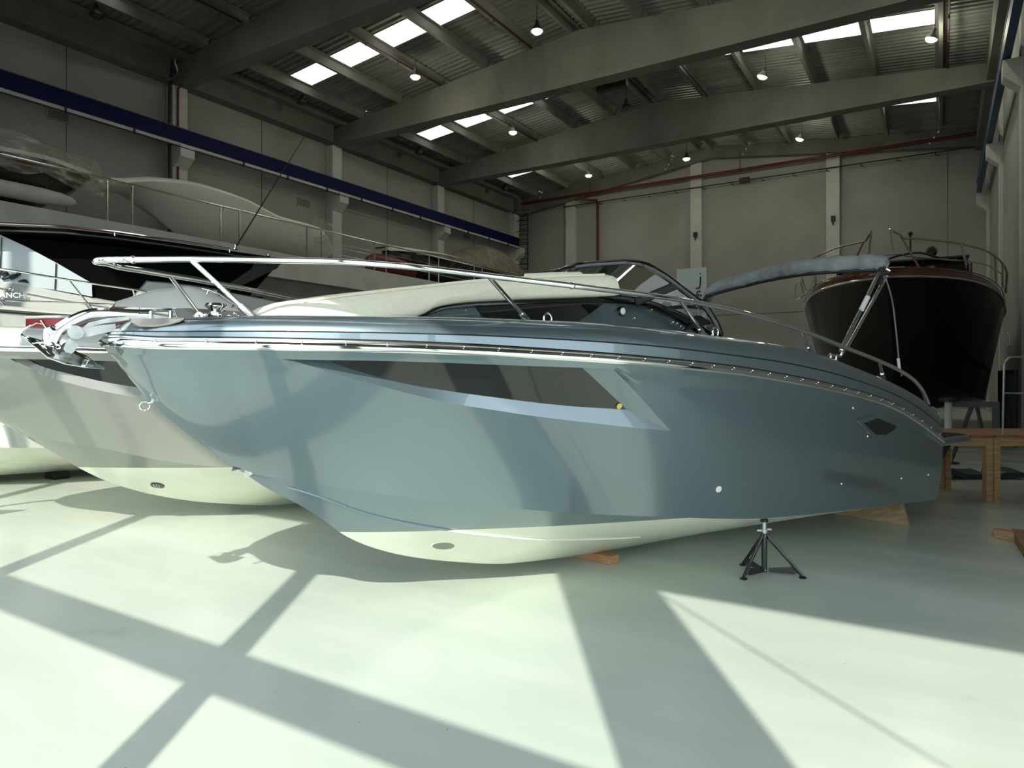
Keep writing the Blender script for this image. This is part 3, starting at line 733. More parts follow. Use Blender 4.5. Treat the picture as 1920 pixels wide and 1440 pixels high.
# ---- coachroof (raised cabin trunk) with side windows
def L_(x, y, b): return BF.at_b(x, y, b)
cab_top = [(q.x, q.z) for q in (L_(880,573,.62), L_(1000,563,.67), L_(1125,558,.72), L_(1200,564,.75), L_(1270,587,.78), L_(1312,613,.80))]
cab_top = [(1.35, 1.80)]+cab_top+[(3.95, 1.55)]
ct_ = pchip([p[0] for p in cab_top], [p[1] for p in cab_top])
cab_b = pchip([.5, 1.0, 1.5, 2.0, 2.5, 3.0, 3.6, 4.1], [.22, .46, .60, .69, .75, .79, .82, .83])
cb = MB(); rows = []
for k in range(60):
    s = .75+3.1*k/59; zb_ = zt(s)-.06; z1 = ct_(s) if s > 1.35 else zb_+(1.80-zb_)*max(0.0, (s-.75)/.6)**.8
    b = cab_b(s); row = [Vector((s, -(b+.05), zb_))]
    for a in [0, .25, .5, .75, 1]: row.append(Vector((s, -(b+.04-.09*a), zb_+(z1-.03-zb_)*a)))
    for a in [.3, .6, 1]: row.append(Vector((s, -(b-.05-.05*a), z1-.03+.03*a)))
    for a in [.33, .66, 1]: row.append(Vector((s, -(b-.1)*(1-a), z1+.02*a)))
    rows.append(row)
cb.grid(rows); both(cb)
k = len(rows[0]); last = rows[-1]
cb.add([tuple(p) for p in last]+[(p[0], -p[1], p[2]) for p in last], [(i, i+1, i+1+k, i+k) for i in range(k-1)])
cab = cb.build('cabin_roof', M['blue'], bb, smooth=True, angle=35)
# side window: black glass inlaid on the trunk side
def cabside(x, y, o=.004):
    q = L_(x, y, .7)
    for _ in range(12):
        s = q.x; zb_ = zt(s)-.06; z1 = ct_(s); a = (q.z-zb_)/max(.02, (z1-.03-zb_)); a = min(max(a, -.2), 1.15); q = L_(x, y, cab_b(s)+.04-.09*a+o)
    return q
def inlay(px, m, name, parent, th=.012, o=.004):
    P = [cabside(x, y, o) for x, y in px]; mb_ = MB(); mb_.prism(P, (0, th, 0)); return mb_.build(name, m, parent)
def along(pts, n=24):
    P = [Vector((x, y, 0)) for x, y in pts]; L = [0]
    for a, c in zip(P, P[1:]): L.append(L[-1]+(c-a).length)
    out = []
    for k in range(n+1):
        d = L[-1]*k/n; i = max(q for q in range(len(P)-1) if L[q] <= d+1e-9); u = (d-L[i])/max(1e-9, L[i+1]-L[i]); out.append(P[i].lerp(P[i+1], u))
    return out
def inlay2(tp, bt, m, name, parent, o):
    A = [cabside(p.x, p.y, o) for p in along(tp)]; B = [cabside(p.x, p.y, o) for p in along(bt)]
    mb_ = MB(); mb_.grid([[p+Vector((0,o+.01,0)) for p in A], A, [a.lerp(c, .5)+Vector((0,-.002,0)) for a, c in zip(A, B)], B, [p+Vector((0,o+.01,0)) for p in B]]); return mb_.build(name, m, parent, smooth=True, angle=40)
inlay2([(893,573),(960,570),(1060,568),(1132,568)], [(904,592),(930,603),(1085,604),(1132,569)], M['glass'], 'cabin_window', bb, .010)
inlay2([(788,597),(802,587),(832,578),(890,574)], [(790,599),(830,600),(880,602),(908,602)], M['blue'], 'cabin_facet', bb, .007)
inlay2([(780,596),(796,585),(830,574),(900,567),(1000,562),(1128,558),(1170,561),(1215,567),(1270,588),(1310,612),(1330,624)], [(788,598),(803,588),(833,579),(900,573),(1000,568),(1122,566),(1168,567),(1212,574),(1266,594),(1304,616),(1318,626)], M['black'], 'window_seal', bb, .016)
# nav light in a black ring
q = cabside(1166, 584, .012)
nl = MB().lathe([(.0, -.012), (.030, -.012), (.033, -.006), (.033, .012)], q, 'Y', 24).build('light_bezel', M['black'], bb, smooth=True)
MB().lathe([(.0, -.022), (.015, -.020), (.024, -.012), (.024, 0)], q, 'Y', 20).build('lens', M['litewhite'], nl, smooth=True)
for p in ((1222,580),(1240,583),(1262,604),(1270,606),(1277,612),(1283,616),(1190,596),(831,588),(873,582)):
    q = cabside(*p, .006); MB().ball(q, .007, 8, 5).build('deck_stud', M['chrome'], bb, smooth=True)

# ---- cream sunpad
top = BF.curve([(520,571),(560,564),(620,556),(700,548),(770,541),(830,535),(900,531),(960,528),(1020,527),(1080,527)], lambda s: .28)
tz = pchip([.68]+[p[0] for p in top]+[2.95], [1.80]+[p[1] for p in top]+[top[-1][1]+.0])
lowt = BF.curve([(786,593),(800,583),(815,577),(830,573),(880,566),(940,563),(1000,560),(1060,558),(1118,556)], lambda s: cab_b(s)-.02)
lz = pchip([.6, 1.0]+[p[0] for p in lowt], [1.70, 1.73]+[p[1] for p in lowt])
pd = MB(); rings = []
NS = 44
for k in range(NS+1):
    s = .68+(2.84-.68)*(k/NS); e = min(1, math.sqrt(max(0, 1-(1-min(1, (s-.675)/.16))**2))); e2 = min(1, math.sqrt(max(0, 1-(1-min(1, (2.852-s)/.05))**2)))
    w = (cab_b(s)+.015)*(.35+.65*e)*(.97+.03*e2); z0 = lz(s); z1 = z0+(tz(s)-z0)*(.35+.65*e)*(.9+.1*e2); r = min(.055, (z1-z0)*.45); ring = []
    for side in (-1, 1):
        seq = [(w-.02, z0+.0), (w-.004, z0+.012), (w, z0+.04), (w-.006, (z0+z1-r)/2), (w-.018, z1-r*1.2), (w-.035, z1-r*.6), (w-.07, z1-r*.25), (w-.12, z1-r*.02), (w*.5, z1+.012), (w*.2, z1+.018)]
        ring += [Vector((s, side*a, b)) for a, b in (seq if side == -1 else seq[::-1])]
    rings.append(ring)
pd.loft(rings)
pad = pd.build('sunpad', M['pad'], bb, smooth=True, angle=60)
# raised bolster line on the port side of the pad
bp_ = MB(); path = [Vector((s, -(cab_b(s)-.04), tz(s)-.012)) for s in [.9+1.85*k/24 for k in range(25)]]
bp_.tube(path, .008, 6); bp_.build('piping', M['pad'], pad, smooth=True)
hr = MB(); hr.tube([(2.3, -.48, tz(2.3)+.012), (2.5, -.5, tz(2.5)+.016), (2.72, -.52, tz(2.7)+.018), (2.80, -.53, tz(2.75)-.03)], .018, 8); hr.build('backrest_roll', M['pad'], pad, smooth=True)

# ---- windscreen: black top frame round the cockpit, smoked panes
railp = [tuple(q) for q in (L_(1352,629,.93), L_(1343,606,.93), L_(1322,575,.90), L_(1290,550,.87), L_(1240,513,.82), L_(1195,493,.74), L_(1130,494,.50), L_(1075,500,.28), L_(1040,506,0.0))]; railp[-1] = (railp[-1][0], 0.0, railp[-2][2])
railp = railp+[(x, -y, z) for x, y, z in railp[-2::-1]]
rp_ = spline(railp, 6)
ws = MB().tube(rp_, .018, 10, ry=.026).build('windscreen_frame', M['black'], bb, smooth=True)
basep = [tuple(q) for q in (L_(1346,632,.90), L_(1326,622,.88), L_(1300,603,.86), L_(1270,586,.84), L_(1205,563,.80), L_(1128,554,.72), L_(1080,548,.5), L_(1040,544,.3), L_(1010,541,0.0))]; basep[-1] = (basep[-1][0], 0.0, basep[-2][2])
basep = basep+[(x, -y, z) for x, y, z in basep[-2::-1]]
bs_ = spline(basep, 6)
MB().tube(bs_, .014, 8).build('windscreen_base', M['black'], bb, smooth=True)
MB().grid([rp_, [a.lerp(b, .5)+Vector((0,0,0)) for a, b in zip(rp_, bs_)], bs_]).build('windscreen_pane', M['smoke'], bb, smooth=True, angle=60)
for sg in (-1, 1):
    u_, w_ = L_(1268,535,.85), L_(1192,567,.80); MB().tube([Vector((u_.x, u_.y*-sg, u_.z)), Vector((w_.x, w_.y*-sg, w_.z))], .012, 8, ry=.028).build('windscreen_strut', M['matblack'], bb, smooth=True)
    MB().prism([(railp[1][0], sg*.91, railp[1][2]), (railp[1][0]-.28, sg*.89, railp[1][2]-.06), (railp[1][0]-.2, sg*.89, railp[1][2]+.01), (railp[1][0]-.13, sg*.9, railp[1][2]+.05)], (0, sg*-.02, 0)).build('windscreen_bracket', M['black'], bb)
# helm console and seat backs inside the cockpit
MB().prism([(3.45, -.2, 1.6), (3.45, -.2, 2.0), (3.6, -.2, 2.06), (3.75, -.2, 1.95), (3.75, -.2, 1.6)], (0, -.45, 0)).build('helm_console', M['black'], bb, bevel=.02)
whl = MB(); whl.tube([Vector((3.80, -.42+.17*math.cos(a), 1.93+.17*math.sin(a))) for a in [2*PI*i/28 for i in range(28)]], .012, 8, closed=True)
for a in (0.5, 2.6, 4.7): whl.tube([(3.8, -.42, 1.93), (3.8, -.42+.17*math.cos(a), 1.93+.17*math.sin(a))], .009, 6)
whl.build('steering_wheel', M['matblack'], bb, smooth=True)

# ---- bow rail
near = [(180,490,0),(183,488.5,.03),(205,487,.07),(234,486.8,.14),(288,486.5,.22),(357,486,.33),(426,486.5,.43),(562,488.5,.637),(653,491,.77),(760,499,.90),(840,508,.98),(915,517,1.03),(1050,533,1.08),(1180,549,1.10),(1275,562,1.11),(1400,588,1.11),(1500,619,1.10),(1580,650,1.09),(1660,682,1.08),(1705,706,1.07),(1728,730,1.06),(1741,757,1.05)]
rail = [L_(x, y, b) for x, y, b in near]; rail[0].y = 0
rl_z = pchip([p.x for p in rail[1:]], [p.z for p in rail[1:]])
rs = spline(rail, 6); star = [Vector((p.x, -p.y, p.z)) for p in rs[::-1]]
RAIL = MB().tube(star[:-1]+rs, .0165, 12).build('bow_rail', M['chrome'], bb, smooth=True)
def railat(s):
    i = min(range(len(rs)), key=lambda k: abs(rs[k].x-s) if k > 6 else 9); return rs[i]
posts = [((360,488),(476,588),.34),((915,518),(992,598),1.04),((1276,563),(1321,625),1.10),((1507,624),(1521,658),1.10),((1650,684),(1656,706),1.08),((1729,735),(1737,757),1.05)]
for (tx, ty), (bx, by), b in posts:
    a = railat(L_(tx, ty, b).x); sb = b if bx > 600 else .52; f = L_(bx, by, sb)
    sb = min(sb, insb(f.x, .16)); f = L_(bx, by, sb)
    for sg in (1, -1):
        A = Vector((a.x, a.y*sg, a.z)); F_ = Vector((f.x, f.y*sg, f.z-.02))
        p_ = MB().tube([A, F_], .0125, 10).build('rail_post', M['chrome'], bb, smooth=True)
        d = (A-F_).normalized(); MB().tube([F_-d*.01, F_+d*.09], .019, 10).build('post_socket', M['chrome'], p_, smooth=True)
# clamp rings along the rail
for x, y in ((263,487),(1065,536)):
    p = railat(L_(x, y, .5 if x < 500 else 1.03).x); MB().ball(p, .021, 10, 6).build('rail_joint', M['chrome'], bb, smooth=True)

# ---- bow roller, anchor, windlass, cleats
def Z0(x, y, b=0.0): return L_(x, y, b)
rol = MB()
arm = [Z0(x, y) for x, y in ((98,642),(108,622),(130,606),(150,596),(170,590),(200,588),(235,590),(285,592))]
rol.tube(spline(arm, 5), .030, 10, ry=.031); rol.build('anchor_shank', M['chrome'], bb, smooth=True)
chn = MB()
for sg in (-1, 1):
    lo_ = [Z0(x, y, 0) for x, y in ((128,668),(118,655),(124,640),(150,618),(190,608),(240,601),(300,600),(345,604))]; up_ = [Z0(x, y, 0) for x, y in ((138,660),(148,645),(148,622),(165,606),(200,598),(240,594),(300,594),(345,598))]
    P_ = [p+Vector((0, sg*.052, 0)) for p in lo_]; Q_ = [p+Vector((0, sg*.052, 0)) for p in up_]
    chn.grid([P_, Q_, [p+Vector((0, -sg*.008, 0)) for p in Q_], [p+Vector((0, -sg*.008, 0)) for p in P_], P_])
chn.build('roller_cheek', M['galv'], bb, smooth=True, angle=30)
MB().lathe([(.0,-.075),(.034,-.075),(.036,-.06),(.036,.06),(.034,.075),(0,.075)], Z0(141,625), 'Y', 20).build('bow_roller', M['galv'], bb, smooth=True)
MB().lathe([(.0,-.05),(.030,-.05),(.02,0),(.030,.05),(0,.05)], Z0(127,653), 'Y', 18).build('bow_roller', M['matblack'], bb, smooth=True)
plt = MB(); c_ = [Z0(x, y) for x, y in ((150,632),(200,622),(260,612))]
plt.prism([Z0(148,636)+Vector((0,-.05,0)), Z0(215,621)+Vector((0,-.05,0)), Z0(215,608)+Vector((0,-.05,0)), Z0(150,615)+Vector((0,-.05,0))], (0,.1,0)); plt.build('roller_bracket', M['galv'], bb)
# plough anchor: two curved blades meeting on a keel, pointing aft and down
anc = MB()
tipA = Z0(196,690); nose = Z0(38,628); mid = Z0(100,655)
ridge = [Z0(x, y) for x, y in ((38,627),(72,636),(104,648),(132,653),(163,667),(196,691))]
low = [Z0(x, y, .12*w_) for (x, y, w_) in ((42,632,.2),(70,653,.8),(90,670,1),(124,682,1),(163,689,.7),(196,692,0))]
for sg in (1, -1):
    lowS = [Vector((p.x, p.y if sg == 1 else -p.y, p.z)) for p in low]
    midS = [r_.lerp(l_, .5)+Vector((0, 0, .012)) for r_, l_ in zip(ridge, lowS)]
    anc.grid([ridge, midS, lowS, [p+Vector((0,0,-.008)) for p in midS], [p+Vector((0,0,-.01)) for p in ridge]])
anc.build('anchor_fluke', M['chrome'], bb, smooth=True, angle=50)
an2 = MB(); an2.tube([Z0(38,628), Z0(46,617), Z0(68,605), Z0(82,607)], .005, 6)
an2.tube([Z0(77,600), Z0(96,628), Z0(118,655)], .006, 6); an2.tube([Z0(92,618), Z0(88,640), Z0(97,652)], .022, 10)
an2.build('anchor_bow_bar', M['chrome'], bb, smooth=True)
MB().ball(Z0(98,622), .032, 12, 8).build('anchor_swivel', M['chrome'], bb, smooth=True)
ch = MB()
for k in range(9):
    p = Z0(232+k*5.6, 592+.3*k); ch.tube([p+Vector((.012*math.cos(a), (.007*math.sin(a) if k % 2 else 0), (0 if k % 2 else .007*math.sin(a)))) for a in [2*PI*i/12 for i in range(12)]], .0035, 6, closed=True)
ch.build('anchor_chain', M['steel'], bb, smooth=True)
# roller well in the foredeck edge (open chrome-lined cut)
fb_ = lambda x: .27+(x-243)*.0017
wl_ = MB(); a_ = [Z0(x, y, fb_(x)+.02) for x, y in ((243,599),(250,608),(262,611.5),(290,612),(318,608),(338,602),(345,597))]; b_ = [Z0(x, y, fb_(x)+.01) for x, y in ((243,597),(252,597),(270,597),(292,597),(315,597),(333,597),(345,596))]
wl_.grid([a_, b_, [p+Vector((.0,.14,.0)) for p in b_]]); wl_.tube(a_[1:], .005, 6)
wl_.build('fairlead_plate', M['shadechrome'], bb, smooth=True)
for x in (283, 320):
    MB().tube([Z0(x, 583, .06), Z0(x, 598, .06)], .010, 8).build('roller_pin', M['chrome'], bb, smooth=True)
MB().tube([Z0(262,583,.06), Z0(322,582,.06)], .008, 8).build('roller_bar', M['chrome'], bb, smooth=True)
win = MB(); wc = Z0(405, 588, .08)
win.lathe([(0,-.05),(.055,-.05),(.06,-.04),(.045,-.02),(.03,0),(.045,.02),(.06,.03),(.05,.045),(0,.05)], wc+Vector((0,0,.01)), 'Z', 20)
win.build('windlass', M['chrome'], bb, smooth=True)
win = MB(); win.lathe([(0,-.03),(.022,-.03),(.022,.0),(.02,.03),(0,.03)], wc+Vector((-.09,0,-.02)), 'Y', 16); win.box(wc+Vector((-.14,-.06,-.06)), wc+Vector((.1,.06,-.035))); win.build('windlass_motor', M['chrome'], bb, smooth=True, angle=30)
for x, y in ((372,594),(385,591),(430,592),(440,588),(448,593)):
    MB().ball(Z0(x, y, .12), .012, 8, 6).build('deck_fitting', M['chrome'], bb, smooth=True)
def horse(x, y, b, w=.03, hh=.055, nm='cleat'):
    q = L_(x, y, b); MB().tube(spline([q+Vector((-w*.7,0,-hh*.5)), q+Vector((-w*.9,0,0)), q+Vector((-w*.4,0,hh*.45)), q+Vector((w*.4,0,hh*.45)), q+Vector((w*.9,0,0)), q+Vector((w*.7,0,-hh*.5))], 5), .006, 8).build(nm, M['chrome'], bb, smooth=True)
horse(1027, 597, .98); horse(1341, 622, 1.0, .032, .05)
for x, y in ((1558,672),(1568,673),(1748,770),(1756,774)):
    q = L_(x, y, .98); MB().tube(spline([q+Vector((-.05,0,.02)), q+Vector((-.02,0,.03)), q+Vector((.02,0,.03)), q+Vector((.05,0,.02))], 3), .009, 8).build('cleat', M['chrome'], bb, smooth=True); MB().tube([q+Vector((0,0,-.04)), q+Vector((0,0,.03))], .01, 8).build('cleat_foot', M['chrome'], bb, smooth=True)

# ---- fittings on the topsides
def onhull(x, y, o=0.0): v, t = H.find(BF, x, y); return H.S(v, t)+H.n(v, t)*o, H.n(v, t)
def disc(x, y, r, m, name, th=.012, parent=None, sc=1.0):
    P, nn = onhull(x, y); u = nn.cross(Vector((0,0,1))).normalized(); w = nn.cross(u); mb_ = MB()
    prof = [(0, th), (r*.75, th), (r, th*.5), (r, -.004)]
    mb_.loft([[P+nn*h_+u*(max(rr_, .0005)*math.cos(a))+w*(max(rr_, .0005)*sc*math.sin(a)) for a in [2*PI*i/18 for i in range(18)]] for rr_, h_ in prof])
    return mb_.build(name, m, parent or bb, smooth=True)
d = disc(1347, 917, .024, M['litewhite'], 'skin_fitting')
for x, y in ((1578,907),(1690,897),(1740,890),(1600,765),(1627,818)): disc(x, y, .012, M['chrome'], 'skin_fitting', .008)
disc(204, 655, .006, M['chrome'], 'screw')
# bow eye ring
q = H.S(0, .57); mb_ = MB()
c_ = q+Vector((-.028, 0, -.022)); mb_.tube([c_+Vector((.024*math.cos(a), 0, .022*math.sin(a))) for a in [2*PI*i/20 for i in range(20)]], .0055, 8, closed=True); mb_.tube([q+Vector((.02,0,0)), q+Vector((-.012,0,-.012))], .009, 8)
mb_.build('bow_eye', M['chrome'], bb, smooth=True)
# stem shoe at the chine start
q = H.S(0, 0); mb_ = MB()
mb_.loft([[q+Vector((x_, y_, z_)) for x_, y_, z_ in ((-.05,0,.045),(.02,-.03,.05),(.055,-.034,.0),(.02,0,-.03),(.055,.034,.0),(.02,.03,.05))], [q+Vector((x_, y_, z_)) for x_, y_, z_ in ((-.062,0,.01),(.0,-.032,.03),(.04,-.036,-.01),(.012,0,-.04),(.04,.036,-.01),(.0,.032,.03))]])
mb_.build('towing_eye', M['chrome'], bb, smooth=True, angle=30)
# bow thruster tunnel mouth
def onbottom(x, y):
    best = None
    org = Vector(((EYE-BF.o).dot(BF.a), (EYE-BF.o).dot(BF.y), EYE.z)); r = ray(x, y); d_ = Vector((r.dot(BF.a), r.dot(BF.y), r.z)).normalized()
    for i in range(200):
        for j in range(40):
            q = H.B(i/400, j/40)-org; e = (q-d_*q.dot(d_)).length
            if best is None or e < best[0]: best = (e, i/400, j/40)
    _, v, t = best; e_ = 1e-3; P = H.B(v, t); nn = (H.B(v+e_, t)-P).cross(H.B(v, t+e_)-P).normalized()
    return P, (nn if nn.y < 0 else -nn)
P, nn = onbottom(832, 1022); u = Vector((1, 0, 0)); u = (u-nn*u.dot(nn)).normalized(); w = nn.cross(u)
tm = MB(); R_ = [(.072, .003), (.066, .006), (.060, -.002)]
ringf = lambda r_, h_, k_: [P+nn*h_+u*(r_*1.15*math.cos(a))+w*(r_*.85*math.sin(a)) for a in [2*PI*i/28 for i in range(28)]]
tm.grid([ringf(.076, .0005, 0), ringf(.070, .005, 0), ringf(.062, .003, 0)], close_v=True); tm.build('thruster_lip', M['cream'], bb, smooth=True)
M['tunnel'] = mat('tunnel_interior', (.22, .23, .19), .5)
MB().loft([ringf(.064, .0035, 0), ringf(.03, .0038, 0)]).build('thruster_tunnel', M['tunnel'], bb)

# ---- small aft hull window
mb_ = MB(); poly = [(1604,790),(1641,777),(1690,798),(1684,806),(1663,820),(1637,820)]
A = [onhull(x, y, .004)[0] for x, y in poly]; cN = onhull(1645, 798)[1]
cA = sum(A, Vector())/len(A); Bq = [cA.lerp(p, .72)-cN*.0 for p in A]
mb_.prism([p for p in A], -cN*.01); mb_.build('aft_window_frame', M['blue'], bb)
mb_ = MB(); mb_.prism([p+cN*.003 for p in Bq], -cN*.006); mb_.build('aft_window', M['glass'], bb)
MB().tube([onhull(1604,789,.01)[0], onhull(1635,820,.01)[0]], .006, 6).build('window_trim', M['steel'], bb)
MB().tube([onhull(1604,789,.01)[0], onhull(1641,777,.01)[0], onhull(1689,798,.01)[0]], .004, 6).build('window_trim', M['blue'], bb)
# white maker's tag on the bulwark
def ondeck(x, y, b=1.05): return L_(x, y, b)
q = [ondeck(x, y, 1.12) for x, y in ((1321,658),(1326,657),(1328,671),(1323,672))]; mb_ = MB(); mb_.prism(q, (0, .012, 0)); mb_.build('number_tag', M['litewhite'], bb)
q = [ondeck(x, y, 1.123) for x, y in ((1323.5,661),(1325,661),(1326,668),(1324.6,668))]; mb_ = MB(); mb_.prism(q, (0, .005, 0)); mb_.build('number_digit', M['ink'], bb)
for x, y in ((1067,648),(1290,651),(1362,666),(1404,658),(1335,628),(1437,645),(1466,657),(1531,693),(1598,712),(1614,699),(1674,734),(1720,778),(1712,755)):
    MB().ball(ondeck(x, y, 1.10 if y > 650 else 1.02), .007, 8, 5).build('canopy_stud', M['chrome'], bb, smooth=True)

# ---- swim platform at the stern
mb_ = MB(); zpl = .98
pz = L_(1797, 818, .9).z
mb_.prism([(6.6, -1.06, pz-.05), (7.38, -1.02, pz-.05), (7.52, -.86, pz-.05), (7.52, .86, pz-.05), (7.38, 1.02, pz-.05), (6.6, 1.06, pz-.05)], (0, 0, .075)); mb_.build('swim_platform', M['blue'], bb, bevel=.02)
mb_ = MB(); mb_.tube([(6.6, -1.07, pz-.035), (7.38, -1.03, pz-.035), (7.53, -.87, pz-.035), (7.53, .87, pz-.035), (7.38, 1.03, pz-.035), (6.6, 1.07, pz-.035)], .011, 8); mb_.build('platform_trim', M['chrome'], bb, smooth=True)
for sg in (-1, 1):
    MB().prism([(6.68, sg*.62, pz-.05), (7.0, sg*.62, pz-.05), (6.7, sg*.62, pz-.3)], (0, sg*.03, 0)).build('platform_bracket', M['matblack'], bb)
mb_ = MB(); mb_.prism([(6.68,-.85,.5),(7.2,-.85,.62),(7.4,-.85,pz-.06),(6.64,-.85,pz-.06)], (0,1.7,0)); mb_.build('platform_underside', M['matblack'], bb)
# sterndrive leg below the platform
mb_ = MB(); mb_.loft([[(6.74,-.12,.6),(6.74,.12,.6),(7.0,.08,.58),(7.0,-.08,.58)], [(6.76,-.09,.35),(6.76,.09,.35),(7.06,.05,.32),(7.06,-.05,.32)], [(6.85,-.04,.12),(6.85,.04,.12),(7.1,.04,.12),(7.1,-.04,.12)]]); mb_.build('sterndrive', M['matblack'], bb, bevel=.02)
# ---- bimini: folded canopy in a grey boot, hoop and struts
s0, s1 = L_(1322, 548, -.95), L_(1662, 492, .95)
pts = [(1322,550,-.95),(1345,539,-.85),(1400,524,-.5),(1450,512,-.15),(1520,500,.35),(1600,494,.72),(1645,493,.9),(1663,500,.96)]
P_ = spline([L_(x, y, b) for x, y, b in pts], 8); n = len(P_)
rad = [.025+.05*min(1, i/12)*(1 if i < n-6 else max(.4, (n-i)/6))*(1+.12*math.sin(i*2.1)+.1*math.sin(i*.9)) for i in range(n)]
bim = empty('bimini', (0,0,0)); bim.parent = bb
P_ = [Vector((p.x, p.y, p.z)) for p in P_]
MB().tube(P_, rad, 12).build('canopy_boot', M['canvas'], bb, smooth=True)
bpy.data.objects.remove(bim)
MB().tube([p+Vector((-.03,0,-.07)) for p in P_], .018, 8).build('canopy_hoop', M['matblack'], bb, smooth=True)
MB().tube([p+Vector((.05,0,-.035)) for p in P_], .014, 8).build('canopy_hoop', M['steel'], bb, smooth=True)
for sg in (1, -1):
    top_ = L_(1653, 512, .95); foot = L_(1576, 668, .95); mirror = lambda q: Vector((q.x, q.y*sg, q.z))
    MB().tube([mirror(L_(1648,512,.95)), mirror(L_(1579,652,.95))], .017, 10).build('canopy_strut', M['steel'], bb, smooth=True)
    MB().tube([mirror(L_(1661,520,.95)), mirror(L_(1586,655,.95))], .015, 10).build('canopy_strut', M['steel'], bb, smooth=True)
    MB().tube([mirror(L_(1585,650,.95)), mirror(foot)], .013, 8).build('canopy_hinge', M['chrome'], bb, smooth=True)
    MB().ball(mirror(L_(1578,656,.95)), .022, 10, 6).build('strut_joint', M['chrome'], bb, smooth=True)
    MB().tube([mirror(top_+Vector((.0,0,.05))), mirror(top_+Vector((-.05,0,-.1)))], .035, 8, ry=.02).build('strut_clamp', M['matblack'], bb, smooth=True)
    MB().tube([mirror(L_(1627,557,.96)), mirror(L_(1615,581,.96))], .021, 10).build('strap_sleeve', M['litewhite'], bb, smooth=True)
    st_ = [mirror(L_(x, y, .97)) for x, y in ((1661,522),(1673,565),(1680,620),(1686,680),(1691,705))]
    MB().tube(spline(st_, 5), .007, 6).build('rear_strut', M['galv'], bb, smooth=True)
    MB().tube([mirror(L_(1684,672,.97)), mirror(L_(1687,697,.97))], .013, 8).build('strut_sleeve', M['litewhite'], bb, smooth=True)

# ================================================================== OTHER BOATS
def build_hull(h, root, mside, mbot, n=70, lip=.01, name='topsides', bottom='bottom', rows=14):
    vs_ = [(k/n)**1.3 for k in range(n+1)]; mb = MB()
    mb.grid([[h.S(v, k/rows)+(h.n(v, k/rows)*lip if k/rows > .93 else Vector()) for k in range(rows+1)] for v in vs_]); both(mb); transom(h, mb)
    a = mb.build(name, mside, root, smooth=True, angle=30)
    mb = MB(); mb.grid([[h.B(v, k/8) for k in range(9)] for v in vs_]); both(mb)
    return a, mb.build(bottom, mbot, root, smooth=True, angle=30)
def build_deck(h, root, m, rise, n=60, name='deck', inb=.15, z_in=.06):
    vs_ = [(k/n)**1.3 for k in range(n+1)]; rows = []
    for v in vs_:
        s = h.L*v; b = h.bs(s); z0 = h.zs(s); z1 = z0+rise(s); k_ = min(1, b/.45); sx = inb*math.exp(-s/.2)
        row = [Vector((s, -b, z0+.01))]
        for k in range(1, 7):
            a = k/6; row.append(Vector((s+sx*a, -max(0, b-inb*(1-math.cos(a*PI/2))*k_), z0+(z1-z0)*math.sin(a*PI/2))))
        b2 = max(0, b-(inb+.03)*k_); row.append(Vector((s+sx, -b2, z1-z_in)))
        for k in range(1, 5): row.append(Vector((s+sx, -b2*(1-k/4), z1-z_in+.04*math.sin(PI/2*k/4))))
        rows.append(row)
    mb = MB(); mb.grid(rows); both(mb); last = rows[-1]; k = len(last)
    mb.add([tuple(p) for p in last]+[(p[0], -p[1], p[2]) for p in last], [(i, i+1, i+1+k, i+k) for i in range(k-1)])
    return mb.build(name, m, root, smooth=True, angle=40)
def sheer_rail(h, root, r, m, d=.012, dz=0, name='rub_rail'):
    pth = [h.S((k/70)**1.3, 1.0) for k in range(71)]; q = off(pth, d, dz); full_ = [Vector((p.x, -p.y, p.z)) for p in q[::-1]]+q
    full_ = [p for i, p in enumerate(full_) if i == 0 or (p-full_[i-1]).length > 1e-4]
    return MB().tube(full_, r, 8).build(name, m, root, smooth=True)

# ---- silver boat behind the blue one
WF = Frame(-5.2, 5.62, 34.6); wbt = WF.root('motorboat')
tag(wbt, 'pale silver motorboat with red deck cushions, left of and behind the blue boat', 'boat')
wbs = lambda s: 1.18*bs(s/1.2)
wbc = pchip([.81, 1.0, 1.3, 1.8, 2.5, 3.2, 4.2, 5.5, 8.0], [0, .12, .28, .52, .80, 1.0, 1.15, 1.22, 1.2])
c = WF.curve([(20,655.5),(100,657),(190,659)], wbs); c = [(0, c[0][1]+.09)]+c+[(4.5, c[-1][1]-.08), (8.0, 1.25)]
wzs = pchip([p[0] for p in c], [p[1] for p in c])
c = WF.curve([(60,816),(120,829),(213,845),(313,865),(430,876)], wbc); c = [(.81, 1.04)]+[p for p in c if p[0] > .95]+[(5.5, .5), (8, .48)]
wzc = pchip([p[0] for p in c], [p[1] for p in c])
c = WF.curve([(60,826),(100,848),(153,880),(213,907),(300,930),(400,943),(540,945)], lambda s: 0.0); c = [(.81, 1.04)]+[p for p in c if p[0] > .85]+[(8.1, .1)]
wzk = pchip([p[0] for p in c], [p[1] for p in c])
WH = Hull(7.9, .81, 8.0, wbs, wzs, wbc, wzc, wzk, flare=1.3, bulge=.02, stem_bow=.08)
vs2 = [(k/80)**1.3 for k in range(81)]; mb = MB()
wbev, wgl = recess_and_glass(WH, WF, wbt,
    [(20,671),(65,698),(140,721),(200,735),(300,752),(420,765),(520,772)],
    [(20,671),(100,672.5),(211,676),(400,684),(450,686),(520,772)],
    [(34,675),(70,693),(140,711),(200,724),(300,738),(380,746),(440,750)],
    [(34,672),(100,674),(211,678),(330,682),(400,686)], .05, None, mb, 12, 10, vs2, .012)
both(mb); transom(WH, mb); mb.build('topsides', M['silver'], wbt, smooth=True, angle=30)
mb = MB(); mb.grid([[WH.B(v, k/8) for k in range(9)] for v in vs2]); both(mb); mb.build('bottom', M['silverbottom'], wbt, smooth=True)
